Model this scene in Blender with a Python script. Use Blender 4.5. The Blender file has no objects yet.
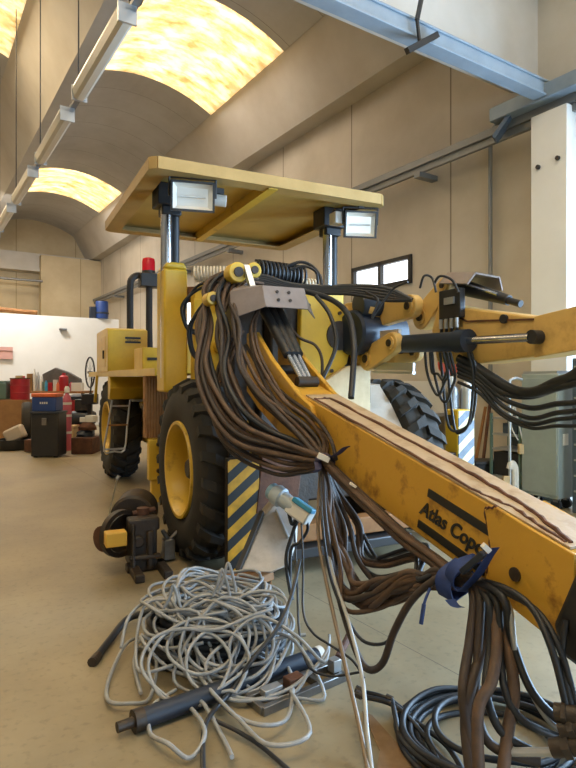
import bpy, bmesh, math, random
from mathutils import Vector, Matrix
random.seed(7)
S = bpy.context.scene
COL = S.collection
V = Vector
PI = math.pi
# ---------------------------------------------------------------- camera frame (576x768, f = 580 px)
CAM = V((0, 0, 1.5)); F_PX = 580.0; CX = 288.0; HY = 378.0
HEAD = math.radians(26.4)
SN, CS = math.sin(HEAD), math.cos(HEAD)
FW = V((SN, CS, 0)); RT = V((CS, -SN, 0))
def P(px, py, d):
    return CAM + FW*d + RT*((px-CX)/F_PX*d) + V((0, 0, (HY-py)/F_PX*d))
def PX(px, py, X): return P(px, py, X/(SN+(px-CX)/F_PX*CS))
def PY(px, py, Y): return P(px, py, Y/(CS-(px-CX)/F_PX*SN))
def PZ(px, py, z): return P(px, py, (z-1.5)*F_PX/(HY-py))
TB = math.radians(6.7)                     # the hall is turned a little against the machine
def B(x, y, z=0.0):
    return V((x*math.cos(TB)-y*math.sin(TB), x*math.sin(TB)+y*math.cos(TB), z))
BX = B(1, 0); BY = B(0, 1)
def PBX(px, py, X):
    q = (px-CX)/F_PX; a = HEAD+TB
    return P(px, py, X/(math.sin(a)+q*math.cos(a)))
def PBY(px, py, Y):
    q = (px-CX)/F_PX; a = HEAD+TB
    return P(px, py, Y/(math.cos(a)-q*math.sin(a)))

# ---------------------------------------------------------------- materials
def lin(c):
    return c/12.92 if c <= 0.04045 else ((c+0.055)/1.055)**2.4
def rgb(h):
    h = h.lstrip('#')
    return tuple(lin(int(h[i:i+2], 16)/255) for i in (0, 2, 4)) + (1,)
MATS = {}
def mat(name, c, rough=0.5, metal=0.0, c2=None, scale=6.0, amt=0.5, bump=0.0, bscale=40.0, spec=0.5, emit=None, es=0.0, sharp=0.25, detail=6):
    if name in MATS: return MATS[name]
    m = bpy.data.materials.new(name); m.use_nodes = True
    nt = m.node_tree; n = nt.nodes; l = nt.links
    bs = n['Principled BSDF']
    bs.inputs['Base Color'].default_value = rgb(c)
    bs.inputs['Roughness'].default_value = rough
    bs.inputs['Metallic'].default_value = metal
    bs.inputs['Specular IOR Level'].default_value = spec
    if c2 or bump:
        tc = n.new('ShaderNodeTexCoord')
    if c2:
        nz = n.new('ShaderNodeTexNoise'); nz.inputs['Scale'].default_value = scale; nz.inputs['Detail'].default_value = detail
        nz.inputs['Roughness'].default_value = 0.65
        l.new(tc.outputs['Object'], nz.inputs['Vector'])
        cr = n.new('ShaderNodeValToRGB')
        cr.color_ramp.elements[0].position = max(0, amt-sharp); cr.color_ramp.elements[1].position = min(1, amt+sharp)
        cr.color_ramp.elements[0].color = rgb(c2); cr.color_ramp.elements[1].color = rgb(c)
        l.new(nz.outputs['Fac'], cr.inputs['Fac']); l.new(cr.outputs['Color'], bs.inputs['Base Color'])
    if bump:
        n2 = n.new('ShaderNodeTexNoise'); n2.inputs['Scale'].default_value = bscale; n2.inputs['Detail'].default_value = 5
        l.new(tc.outputs['Object'], n2.inputs['Vector'])
        b = n.new('ShaderNodeBump'); b.inputs['Strength'].default_value = bump; b.inputs['Distance'].default_value = 0.02
        l.new(n2.outputs['Fac'], b.inputs['Height']); l.new(b.outputs['Normal'], bs.inputs['Normal'])
    if emit:
        bs.inputs['Emission Color'].default_value = rgb(emit); bs.inputs['Emission Strength'].default_value = es
    MATS[name] = m
    return m
def stripes(name, ca, cb, period, direction, duty=0.5, rough=0.5, shift=0.0):
    m = bpy.data.materials.new(name); m.use_nodes = True
    nt = m.node_tree; n = nt.nodes; l = nt.links
    bs = n['Principled BSDF']; bs.inputs['Roughness'].default_value = rough
    tc = n.new('ShaderNodeTexCoord')
    dp = n.new('ShaderNodeVectorMath'); dp.operation = 'DOT_PRODUCT'; dp.inputs[1].default_value = V(direction)/period
    l.new(tc.outputs['Object'], dp.inputs[0])
    ad = n.new('ShaderNodeMath'); ad.operation = 'ADD'; ad.inputs[1].default_value = 100+shift; l.new(dp.outputs['Value'], ad.inputs[0])
    fr = n.new('ShaderNodeMath'); fr.operation = 'FRACT'; l.new(ad.outputs[0], fr.inputs[0])
    gt = n.new('ShaderNodeMath'); gt.operation = 'GREATER_THAN'; gt.inputs[1].default_value = duty; l.new(fr.outputs[0], gt.inputs[0])
    nz = n.new('ShaderNodeTexNoise'); nz.inputs['Scale'].default_value = 14; nz.inputs['Detail'].default_value = 6
    l.new(tc.outputs['Object'], nz.inputs['Vector'])
    mx = n.new('ShaderNodeMix'); mx.data_type = 'RGBA'
    mx.inputs[6].default_value = rgb(ca); mx.inputs[7].default_value = rgb(cb); l.new(gt.outputs[0], mx.inputs[0])
    mr = n.new('ShaderNodeMapRange'); mr.inputs[1].default_value = 0.3; mr.inputs[2].default_value = 0.7; mr.inputs[3].default_value = 0.6; mr.inputs[4].default_value = 1.0
    l.new(nz.outputs['Fac'], mr.inputs[0])
    hs = n.new('ShaderNodeHueSaturation'); l.new(mr.outputs[0], hs.inputs['Value']); l.new(mx.outputs[2], hs.inputs['Color'])
    l.new(hs.outputs['Color'], bs.inputs['Base Color'])
    MATS[name] = m
    return m

# ---------------------------------------------------------------- mesh builder (points are given in world space)
def frame(z, x=None):
    z = V(z).normalized()
    x = V(x) if x is not None else (V((1, 0, 0)) if abs(z.x) < 0.9 else V((0, 1, 0)))
    x = (x - z*x.dot(z)).normalized()
    return x, z.cross(x), z
class MB:
    def __init__(s): s.v = []; s.f = []
    def add(s, vs, fs):
        o = len(s.v); s.v += [V(a) for a in vs]; s.f += [[i+o for i in f] for f in fs]; return s
    def box(s, c, size, ax=None):
        c = V(c); ax = ax or (V((1, 0, 0)), V((0, 1, 0)), V((0, 0, 1)))
        h = [ax[i]*(size[i]/2) for i in range(3)]
        vs = [c+h[0]*a+h[1]*b+h[2]*e for e in (-1, 1) for b in (-1, 1) for a in (-1, 1)]
        return s.add(vs, [(0, 2, 3, 1), (4, 5, 7, 6), (0, 1, 5, 4), (2, 6, 7, 3), (0, 4, 6, 2), (1, 3, 7, 5)])
    def bb(s, x0, x1, y0, y1, z0, z1):
        return s.box(((x0+x1)/2, (y0+y1)/2, (z0+z1)/2), (abs(x1-x0), abs(y1-y0), abs(z1-z0)))
    def bbB(s, x0, x1, y0, y1, z0, z1):        # box in the hall's axes
        return s.box(B((x0+x1)/2, (y0+y1)/2, (z0+z1)/2), (abs(x1-x0), abs(y1-y0), abs(z1-z0)), (BX, BY, V((0, 0, 1))))
    def bar(s, p0, p1, w, h, w1=None, h1=None, up=(0, 0, 1)):
        p0, p1 = V(p0), V(p1); d = (p1-p0).normalized(); up = V(up)
        if abs(d.dot(up)) > 0.98: up = V((0, 1, 0))
        r = d.cross(up).normalized(); u = r.cross(d)
        w1 = w if w1 is None else w1; h1 = h if h1 is None else h1
        vs = [p0+r*(a*w/2)+u*(b*h/2) for a, b in ((-1, -1), (1, -1), (1, 1), (-1, 1))]
        vs += [p1+r*(a*w1/2)+u*(b*h1/2) for a, b in ((-1, -1), (1, -1), (1, 1), (-1, 1))]
        return s.add(vs, [(0, 1, 2, 3), (7, 6, 5, 4), (0, 4, 5, 1), (1, 5, 6, 2), (2, 6, 7, 3), (3, 7, 4, 0)])
    def plate(s, poly, t):                     # polygon extruded by the vector t
        n = len(poly); poly = [V(p) for p in poly]; t = V(t)
        return s.add(poly+[p+t for p in poly], [list(range(n))[::-1], list(range(n, 2*n))]+[(i, (i+1) % n, n+(i+1) % n, n+i) for i in range(n)])
    def cyl(s, p0, p1, r0, r1=None, n=16, caps=True):
        r1 = r0 if r1 is None else r1
        p0, p1 = V(p0), V(p1); x, y, z = frame(p1-p0)
        vs = [p0+(x*math.cos(2*PI*i/n)+y*math.sin(2*PI*i/n))*r0 for i in range(n)]
        vs += [p1+(x*math.cos(2*PI*i/n)+y*math.sin(2*PI*i/n))*r1 for i in range(n)]
        fs = [(i, (i+1) % n, n+(i+1) % n, n+i) for i in range(n)]
        if caps: fs += [list(range(n))[::-1], list(range(n, 2*n))]
        return s.add(vs, fs)
    def lathe(s, prof, o, axis, n=32, close=False):   # prof: (radius, height along axis)
        o = V(o); x, y, z = frame(axis); k = len(prof); vs = []
        for i in range(n):
            a = 2*PI*i/n; d = x*math.cos(a)+y*math.sin(a)
            vs += [o+d*r+z*h for r, h in prof]
        fs = []
        for i in range(n):
            j = (i+1) % n
            for q in range(k if close else k-1):
                w = (q+1) % k
                fs.append((i*k+q, j*k+q, j*k+w, i*k+w))
        return s.add(vs, fs)
    def tube(s, pts, r, n=7, sub=6, closed=False, caps=True):
        pts = [V(p) for p in pts]
        c = smooth(pts, sub, closed) if sub > 1 else pts
        m = len(c); vs = []
        t0 = (c[1]-c[0]).normalized(); x, y, _ = frame(t0)
        for i in range(m):
            if closed: t = (c[(i+1) % m]-c[i-1]).normalized()
            else: t = (c[min(i+1, m-1)]-c[max(i-1, 0)]).normalized()
            x = (x-t*x.dot(t))
            x = x.normalized() if x.length > 1e-6 else frame(t)[0]
            y = t.cross(x)
            vs += [c[i]+(x*math.cos(2*PI*k/n)+y*math.sin(2*PI*k/n))*r for k in range(n)]
        fs = []
        for i in range(m if closed else m-1):
            j = (i+1) % m
            fs += [(i*n+k, i*n+(k+1) % n, j*n+(k+1) % n, j*n+k) for k in range(n)]
        if caps and not closed: fs += [list(range(n))[::-1], [(m-1)*n+k for k in range(n)]]
        return s.add(vs, fs)
    def build(s, name, material, parent=None, bevel=0.0, ang=35, origin=None):
        if parent is not None:
            inv = WM[parent.name].inverted(); base = WM[parent.name].copy(); vs = [inv @ v for v in s.v]; loc = None
        else:
            if origin is None:
                xs = [v.x for v in s.v]; ys = [v.y for v in s.v]; zs = [v.z for v in s.v]
                origin = V(((min(xs)+max(xs))/2, (min(ys)+max(ys))/2, min(zs)))
            loc = V(origin); vs = [v-loc for v in s.v]
        me = bpy.data.meshes.new(name); me.from_pydata([tuple(v) for v in vs], [], s.f)
        bm = bmesh.new(); bm.from_mesh(me); bmesh.ops.recalc_face_normals(bm, faces=bm.faces); bm.to_mesh(me); bm.free()
        me.polygons.foreach_set('use_smooth', [True]*len(me.polygons))
        me.set_sharp_from_angle(angle=math.radians(ang))
        me.materials.append(material)
        o = bpy.data.objects.new(name, me); COL.objects.link(o)
        if parent is not None:
            o.parent = parent; WM[o.name] = base
        else:
            o.location = loc; WM[o.name] = Matrix.Translation(loc)
        if bevel:
            b = o.modifiers.new('bevel', 'BEVEL'); b.width = bevel; b.segments = 2; b.limit_method = 'ANGLE'; b.angle_limit = math.radians(40)
        return o
WM = {}
def smooth(p, sub, closed=False):
    n = len(p); out = []
    for i in range(n if closed else n-1):
        if closed: a, b, c, d = p[i-1], p[i], p[(i+1) % n], p[(i+2) % n]
        else: a, b, c, d = p[max(i-1, 0)], p[i], p[i+1], p[min(i+2, n-1)]
        for k in range(sub):
            t = k/sub
            out.append(0.5*((2*b)+(c-a)*t+(2*a-5*b+4*c-d)*t*t+(3*b-a-3*c+d)*t*t*t))
    if not closed: out.append(p[-1])
    return out
def tag(o, label=None, cat=None, group=None, kind=None):
    if label: o['label'] = label
    if cat: o['category'] = cat
    if group: o['group'] = group
    if kind: o['kind'] = kind
    return o
def thing(name, label, cat, loc, group=None):
    o = bpy.data.objects.new(name, None); COL.objects.link(o); o.location = V(loc); o.empty_display_size = 0.1
    WM[o.name] = Matrix.Translation(V(loc))
    return tag(o, label, cat, group)
def struct(mb, name, material, **k):
    o = mb.build(name, material, **k); o['kind'] = 'structure'; return o
def dup(root, delta, rotz=0.0, label=None):
    r = root.copy(); COL.objects.link(r); r.location = root.location+V(delta); r.rotation_euler.z += rotz
    WM[r.name] = Matrix.Translation(r.location) @ Matrix.Rotation(r.rotation_euler.z, 4, 'Z')
    if label: r['label'] = label
    for ch in list(root.children):
        c = ch.copy(); COL.objects.link(c); c.parent = r
        for g in list(ch.children):
            e = g.copy(); COL.objects.link(e); e.parent = c
    return r
M = {}
M['yellow'] = mat('yellow_paint', '#cfa935', 0.42, c2='#86682a', scale=5, amt=0.36, sharp=0.10, bump=0.05)
M['yellow2'] = mat('clean_yellow_paint', '#d6b233', 0.4, c2='#bd9a2c', scale=4, amt=0.4)
M['boom'] = mat('worn_yellow_paint', '#cc9c36', 0.42, c2='#7a4e20', scale=7, amt=0.37, sharp=0.09, bump=0.08, bscale=25)
M['boom2'] = mat('pale_yellow_paint', '#d3af68', 0.45, c2='#a98248', scale=5, amt=0.36, sharp=0.12)
M['cream'] = mat('dusty_cream_paint', '#cdb489', 0.6, c2='#a58a5c', scale=5, amt=0.4)
M['dust_glare'] = mat('dusty_worn_glare_top', '#b7a183', 0.55, c2='#8d6f4a', scale=9, amt=0.38, sharp=0.15, bump=0.1)  # pale tan: dusty paint plus sky glare put into the colour
M['grey'] = mat('light_grey_steel', '#8d827d', 0.55, c2='#766a64', scale=6, amt=0.4)
M['halo'] = mat('lamp_mirror', '#f1ece0', 0.3, 0.25)
M['fender'] = mat('pale_fender_paint', '#c3b6a6', 0.5, c2='#a79680', scale=5, amt=0.4)
M['rust'] = mat('rust_brown', '#6d452d', 0.8, c2='#40281c', scale=9, bump=0.2)
M['panel'] = mat('brown_grille', '#a37642', 0.7, c2='#85592f', scale=12)
M['black'] = mat('black_steel', '#1d1e20', 0.45, c2='#2b2826', scale=6)
M['oily'] = mat('oily_dark_metal', '#221f1d', 0.5, c2='#43321f', scale=8, amt=0.45, bump=0.25, bscale=30)
M['blue_black'] = mat('dark_blue_cylinder_paint', '#1d2a3c', 0.4, c2='#262d38', scale=6)
M['chrome'] = mat('chrome', '#c9ccd0', 0.18, 1.0)
M['steel'] = mat('scuffed_steel', '#8b8a88', 0.35, 0.8, c2='#6d6a66', scale=9)
M['tyre'] = mat('tyre_rubber', '#26241f', 0.8, c2='#332d25', scale=8, bump=0.1, bscale=60)
M['hose'] = mat('dusty_brown_hose', '#654d39', 0.65, c2='#3a2b21', scale=10, bump=0.05)
M['hose2'] = mat('dark_brown_hose', '#43352c', 0.6, c2='#2c231d', scale=10)
M['hose3'] = mat('black_rubber_hose', '#1f2023', 0.5)
M['cable'] = mat('grey_cable_sheath', '#a4a5a5', 0.5, c2='#858684', scale=14)
M['cable_d'] = mat('dark_cable_sheath', '#2a2b2e', 0.45)
M['strap'] = mat('blue_strap', '#2c4480', 0.75, c2='#1f2f5a', scale=20)
M['strap2'] = mat('purple_grey_strap', '#4a4660', 0.8, c2='#33304a', scale=20)
M['bluep'] = mat('blue_plug_plastic', '#3f93b8', 0.35)
M['greyp'] = mat('grey_plug_plastic', '#aab4b8', 0.45)
M['white'] = mat('white_plastic', '#d9d7d0', 0.45)
M['red'] = mat('red_paint', '#b3202a', 0.4, c2='#8d1a22', scale=5)
M['lens'] = mat('red_beacon_lens', '#c41526', 0.2, emit='#c41526', es=0.15)
M['pink'] = mat('faded_pink_paint', '#b85a6a', 0.5)
M['glass'] = mat('lamp_glass', '#cfd6d6', 0.08, 0.0, spec=0.8)
M['reflector'] = mat('lamp_reflector', '#e8e6df', 0.22, 1.0)
M['alu'] = mat('grey_aluminium', '#b7b9ba', 0.35, 0.7)
M['orange'] = mat('orange_plastic', '#d0673a', 0.5)
M['blue'] = mat('blue_plastic', '#23407e', 0.45)
M['navy'] = mat('dark_blue_plastic', '#232a36', 0.5)
M['card'] = mat('brown_cardboard', '#a27a4e', 0.85, c2='#8a6540', scale=5)
M['wood'] = mat('worn_wood', '#9a6a36', 0.7, c2='#74491f', scale=10)
M['green'] = mat('grey_green_paint', '#5d7468', 0.5)
M['cab'] = mat('grey_green_cabinet_paint', '#98a19b', 0.45, c2='#858e88', scale=3)
M['drawer'] = mat('blue_grey_drawer_paint', '#4b5866', 0.45)
M['crane'] = mat('blue_grey_crane_paint', '#8b97a1', 0.45, c2='#747f88', scale=3)
M['conduit'] = mat('galvanised_conduit', '#7c7d7c', 0.45, 0.3)
M['tag'] = mat('white_tag', '#e6e2d6', 0.6)
M['decal'] = mat('black_decal', '#20201c', 0.5)
# setting -------------------------------------------------------------
def wall_mat(name, c, c2, seam=None, seam_axis=BY, period=2.4, rough=0.8, stain=0.35):
    m = bpy.data.materials.new(name); m.use_nodes = True
    nt = m.node_tree; n = nt.nodes; l = nt.links; bs = n['Principled BSDF']; bs.inputs['Roughness'].default_value = rough
    g = n.new('ShaderNodeNewGeometry')
    nz = n.new('ShaderNodeTexNoise'); nz.inputs['Scale'].default_value = 0.7; nz.inputs['Detail'].default_value = 8; nz.inputs['Roughness'].default_value = 0.6
    l.new(g.outputs['Position'], nz.inputs['Vector'])
    cr = n.new('ShaderNodeValToRGB'); cr.color_ramp.elements[0].position = 0.3; cr.color_ramp.elements[1].position = 0.62
    cr.color_ramp.elements[0].color = rgb(c2); cr.color_ramp.elements[1].color = rgb(c)
    l.new(nz.outputs['Fac'], cr.inputs['Fac']); out = cr.outputs['Color']
    if seam:
        dp = n.new('ShaderNodeVectorMath'); dp.operation = 'DOT_PRODUCT'; dp.inputs[1].default_value = V(seam_axis)/period
        l.new(g.outputs['Position'], dp.inputs[0])
        ad = n.new('ShaderNodeMath'); ad.operation = 'ADD'; ad.inputs[1].default_value = 100.45; l.new(dp.outputs['Value'], ad.inputs[0])
        fr = n.new('ShaderNodeMath'); fr.operation = 'FRACT'; l.new(ad.outputs[0], fr.inputs[0])
        lt = n.new('ShaderNodeMath'); lt.operation = 'LESS_THAN'; lt.inputs[1].default_value = 0.012; l.new(fr.outputs[0], lt.inputs[0])
        mx = n.new('ShaderNodeMix'); mx.data_type = 'RGBA'; l.new(lt.outputs[0], mx.inputs[0]); l.new(out, mx.inputs[6]); mx.inputs[7].default_value = rgb(seam)
        out = mx.outputs[2]
    l.new(out, bs.inputs['Base Color'])
    return m
M['wall'] = wall_mat('cream_concrete_panels', '#c8bfb0', '#b5ab99', seam='#857b6b')
M['wallfar'] = wall_mat('cream_concrete_far', '#cabb9c', '#b5a382', seam='#9a8a68', seam_axis=BX)
M['beam'] = wall_mat('concrete_beam', '#c5c0b8', '#b4ada2')
M['vault'] = wall_mat('grey_vault_panels', '#bfbebd', '#acaaa8', seam='#85827e', seam_axis=BY, period=1.07)
M['part'] = wall_mat('white_partition', '#e6e5e1', '#dad8d2')
def floor_mat():
    m = bpy.data.materials.new('worn_concrete_floor'); m.use_nodes = True
    nt = m.node_tree; n = nt.nodes; l = nt.links; bs = n['Principled BSDF']
    g = n.new('ShaderNodeNewGeometry')
    nz = n.new('ShaderNodeTexNoise'); nz.inputs['Scale'].default_value = 0.9; nz.inputs['Detail'].default_value = 9; nz.inputs['Roughness'].default_value = 0.62
    l.new(g.outputs['Position'], nz.inputs['Vector'])
    cr = n.new('ShaderNodeValToRGB'); e = cr.color_ramp.elements
    e[0].position = 0.28; e[0].color = rgb('#776a50'); e[1].position = 0.6; e[1].color = rgb('#998b6e')
    l.new(nz.outputs['Fac'], cr.inputs['Fac'])
    n2 = n.new('ShaderNodeTexNoise'); n2.inputs['Scale'].default_value = 26; n2.inputs['Detail'].default_value = 6
    l.new(g.outputs['Position'], n2.inputs['Vector'])
    mr = n.new('ShaderNodeMapRange'); mr.inputs[1].default_value = 0.3; mr.inputs[2].default_value = 0.45; mr.inputs[3].default_value = 0.8; mr.inputs[4].default_value = 1.0
    l.new(n2.outputs['Fac'], mr.inputs[0])
    hs = n.new('ShaderNodeHueSaturation'); l.new(mr.outputs[0], hs.inputs['Value']); l.new(cr.outputs['Color'], hs.inputs['Color'])
    out = hs.outputs['Color']
    for ax, per, off in ((BX, 4.0, 100.42),):
        dp = n.new('ShaderNodeVectorMath'); dp.operation = 'DOT_PRODUCT'; dp.inputs[1].default_value = V(ax)/per
        l.new(g.outputs['Position'], dp.inputs[0])
        ad = n.new('ShaderNodeMath'); ad.operation = 'ADD'; ad.inputs[1].default_value = off; l.new(dp.outputs['Value'], ad.inputs[0])
        fr = n.new('ShaderNodeMath'); fr.operation = 'FRACT'; l.new(ad.outputs[0], fr.inputs[0])
        lt = n.new('ShaderNodeMath'); lt.operation = 'LESS_THAN'; lt.inputs[1].default_value = 0.0014; l.new(fr.outputs[0], lt.inputs[0])
        mx = n.new('ShaderNodeMix'); mx.data_type = 'RGBA'; l.new(lt.outputs[0], mx.inputs[0]); l.new(out, mx.inputs[6]); mx.inputs[7].default_value = rgb('#5d5140')
        out = mx.outputs[2]
    l.new(out, bs.inputs['Base Color'])
    r2 = n.new('ShaderNodeMapRange'); r2.inputs[3].default_value = 0.3; r2.inputs[4].default_value = 0.6
    l.new(nz.outputs['Fac'], r2.inputs[0]); l.new(r2.outputs[0], bs.inputs['Roughness'])
    return m
M['floor'] = floor_mat()
def sky_mat():                               # corrugated fibreglass roof light, lit by the sky behind it, dirt mottled
    m = bpy.data.materials.new('fibreglass_rooflight'); m.use_nodes = True
    nt = m.node_tree; n = nt.nodes; l = nt.links; bs = n['Principled BSDF']; bs.inputs['Roughness'].default_value = 0.5
    bs.inputs['Base Color'].default_value = rgb('#cdbb88')
    g = n.new('ShaderNodeNewGeometry'); mp = n.new('ShaderNodeMapping'); mp.inputs['Rotation'].default_value = (0, 0, -TB)
    l.new(g.outputs['Position'], mp.inputs['Vector'])
    mp2 = n.new('ShaderNodeMapping'); mp2.inputs['Scale'].default_value = (1.5, 3.2, 1.5); l.new(mp.outputs[0], mp2.inputs['Vector'])
    nz = n.new('ShaderNodeTexNoise'); nz.inputs['Scale'].default_value = 1.5; nz.inputs['Detail'].default_value = 7; nz.inputs['Roughness'].default_value = 0.7
    l.new(mp2.outputs[0], nz.inputs['Vector'])
    cr = n.new('ShaderNodeValToRGB'); e = cr.color_ramp.elements
    e[0].position = 0.36; e[0].color = rgb('#94865e'); e[1].position = 0.68; e[1].color = rgb('#f2e9d4')
    l.new(nz.outputs['Fac'], cr.inputs['Fac']); l.new(cr.outputs['Color'], bs.inputs['Emission Color'])
    bs.inputs['Emission Strength'].default_value = SKYLIGHT
    tr = n.new('ShaderNodeBsdfTranslucent'); l.new(cr.outputs['Color'], tr.inputs['Color'])
    ad = n.new('ShaderNodeAddShader'); l.new(bs.outputs[0], ad.inputs[0]); l.new(tr.outputs[0], ad.inputs[1])
    l.new(ad.outputs[0], n['Material Output'].inputs['Surface'])
    return m
SKYLIGHT = 0.7
M['skylight'] = sky_mat()
M['pane'] = mat('daylit_window_pane', '#dfe8ee', 0.2, emit='#eef4fa', es=3.0)
# ================================================================= the hall
YF, XR, XL, YB = 26.6, 7.0, -9.0, -7.0
struct(MB().bbB(XL, XR+0.3, YB, YF+.2, -0.12, 0), 'floor', M['floor'])
struct(MB().bbB(XL-.2, XR+.3, YF, YF+.2, 0, 9.4), 'wall_far', M['wallfar'])
struct(MB().bbB(XL-.2, XL, YB, YF, 0, 9.4), 'wall_left', M['wall'])
struct(MB().bbB(XL-.2, 0.8, YB-.2, YB, 0, 9.4).bbB(0.8, 6.2, YB-.2, YB, 4.3, 9.4).bbB(6.2, XR+.3, YB-.2, YB, 0, 9.4), 'wall_back', M['wall'])
struct(MB().bbB(0.8, 0.9, YB-.2, YB+.03, 0, 4.3).bbB(6.1, 6.2, YB-.2, YB+.03, 0, 4.3).bbB(0.9, 6.1, YB-.2, YB+.03, 4.2, 4.3), 'added_door_2', M['crane'])  # unseen back doorway, added to bring cool light onto the floor
struct(MB().bbB(-12, 18, YB-30, YB-.2, -.2, -.02), 'trim_10', M['part'])
# right wall with the door opening (y -1.6..3.95) and the high window (y 6.94..8.5)
DY0, DY1, DZ = -2.2, 3.93, 4.1
WY0, WY1, WZ0, WZ1 = 6.95, 8.5, 3.08, 3.56
w = MB()
w.bbB(XR, XR+.25, YB, DY0, 0, 9.4).bbB(XR, XR+.25, DY0, DY1, DZ, 9.4).bbB(XR, XR+.25, DY1, WY0, 0, 9.4)
w.bbB(XR, XR+.25, WY0, WY1, 0, WZ0).bbB(XR, XR+.25, WY0, WY1, WZ1, 9.4).bbB(XR, XR+.25, WY1, YF, 0, 9.4)
struct(w, 'wall_right', M['wall'])
win = MB()
fw_ = 0.07
win.bbB(XR-.04, XR+.1, WY0, WY1, WZ0, WZ0+fw_).bbB(XR-.04, XR+.1, WY0, WY1, WZ1-fw_, WZ1)
for yy in (WY0, (WY0+WY1)/2-.035, WY1-fw_): win.bbB(XR-.04, XR+.1, yy, yy+fw_, WZ0+.001, WZ1-.001)
wo = struct(win, 'window_1', M['black'])
MB().bbB(XR+.04, XR+.06, WY0+fw_, WY1-fw_, WZ0+fw_, WZ1-fw_).build('window_pane', M['pane'], wo)
w2 = MB()
yy0, yy1 = 15.6, 17.0
for yy in (yy0, yy1): w2.bbB(XR-.03, XR-.002, yy-.05, yy+.05, 2.95, 4.0)
w2.bbB(XR-.03, XR-.002, yy0-.05, yy1+.05, 3.95, 4.05).bbB(XR-.03, XR-.002, yy0-.05, yy1+.05, 2.9, 3.0)
w2o = struct(w2, 'window_2', M['white'])
MB().bbB(XR-.02, XR-.004, yy0+.05, yy1-.05, 3.0, 3.95).build('window_pane', M['pane'], w2o)
# door frame of the opening
df = MB().bbB(XR-.05, XR+.26, DY1-.1, DY1, 0, DZ).bbB(XR-.05, XR+.26, DY0, DY0+.1, 0, DZ).bbB(XR-.05, XR+.26, DY0+.1, DY1-.1, DZ-.12, DZ)
struct(df, 'door_1', M['crane'])
struct(MB().bbB(XR+.3, XR+30, DY0-25, DY1+25, -0.2, -0.02), 'trim_1', mat('yard_concrete', '#b9b7b0', 0.9, c2='#a5a39c', scale=0.5))
# vaults: springing z 7.76, rise .45
def arch_pt(c, h, t, z0=7.76, rise=0.46):
    x = c + h*t; return x, z0 + rise*(1-t*t)
def vault(mb, c, h, y0, y1, seg=16, th=0.06):
    for i in range(seg):
        a, b = -1+2*i/seg, -1+2*(i+1)/seg
        xa, za = arch_pt(c, h, a); xb, zb = arch_pt(c, h, b)
        vs = [B(xa, y0, za), B(xb, y0, zb), B(xb, y1, zb), B(xa, y1, za)]
        mb.add(vs+[v+V((0, 0, th)) for v in vs], [(0, 1, 2, 3), (7, 6, 5, 4), (0, 4, 5, 1), (1, 5, 6, 2), (2, 6, 7, 3), (3, 7, 4, 0)])
VC, VH = 4.33, 1.67                  # right bay
LC, LH = -0.2, 1.9                   # left bay
L2C, L2H = -5.6, 2.6
sk = [(-0.6, 2.6), (9.35, 12.56), (19.5, 22.3)]
cei = MB()
for c, h in ((VC, VH), (LC, LH), (L2C, L2H)):
    y = YB
    for a, b in sk:
        vault(cei, c, h, y, a); y = b
    vault(cei, c, h, y, YF)
struct(cei, 'ceiling', M['vault'], ang=60)
k = 3
for c, h in ((VC, VH), (LC, LH), (L2C, L2H)):
    for a, b in sk:
        m_ = MB(); vault(m_, c, h, a, b)
        struct(m_, f'window_{k}', M['skylight'], ang=60); k += 1
# long concrete roof beams (Y-shaped sections between the vaults)
def long_beam(name, prof):
    mb = MB(); n = len(prof)
    vs = [B(x, YB, z) for x, z in prof]+[B(x, YF, z) for x, z in prof]
    mb.add(vs, [list(range(n)), list(range(n, 2*n))[::-1]]+[(i, (i+1) % n, n+(i+1) % n, n+i) for i in range(n)])
    struct(mb, name, M['beam'])
long_beam('trim_2', [(2.25, 6.72), (2.70, 6.72), (2.72, 7.80), (2.66, 9.0), (1.60, 9.0), (1.62, 7.80), (1.70, 7.72), (2.2, 6.85)])
long_beam('trim_3', [(6.62, 6.66), (7.0, 6.66), (7.0, 9.0), (5.98, 9.0), (5.98, 7.82), (6.05, 7.70)])
long_beam('trim_4', [(-2.7, 6.72), (-2.3, 6.72), (-2.08, 7.75), (-2.08, 9.0), (-3.05, 9.0), (-3.02, 7.75)])
long_beam('trim_5', [(XL, 6.4), (XL+.4, 6.4), (-8.18, 7.75), (-8.18, 9.0), (XL, 9.0)])
# beam along the far wall, with its ledge and pipe
struct(MB().bbB(XL, XR, YF-.5, YF, 6.05, 6.72).bbB(XL, XR, YF-.62, YF, 5.95, 6.1), 'trim_6', M['beam'])
struct(MB().bbB(4.55, 7.0, YF-.9, YF-.5, 0, 6.6), 'trim_7', M['wallfar'])
# cross beam of pale concrete over the crane
struct(MB().bbB(2.7, 7.0, 4.65, 5.05, 5.45, 7.4), 'trim_8', M['beam'])
# pilaster on the right
pil = MB().bbB(6.55, 7.0, 3.97, 4.45, 0, 4.78)
po = struct(pil, 'trim_9', M['part'], bevel=0.01)
bo = MB()
for yy, zz in ((4.08, 4.15), (4.34, 4.12)): bo.cyl(B(6.555, yy, zz), B(6.52, yy, zz), 0.028, n=10)
bo.build('anchor_bolt', M['black'], po)
# white partition closing off the back of the shop
pt = MB().bbB(-9, 5.75, 19.0, 19.15, 0, 3.42)
struct(pt, 'wall_partition', M['part'])
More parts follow.
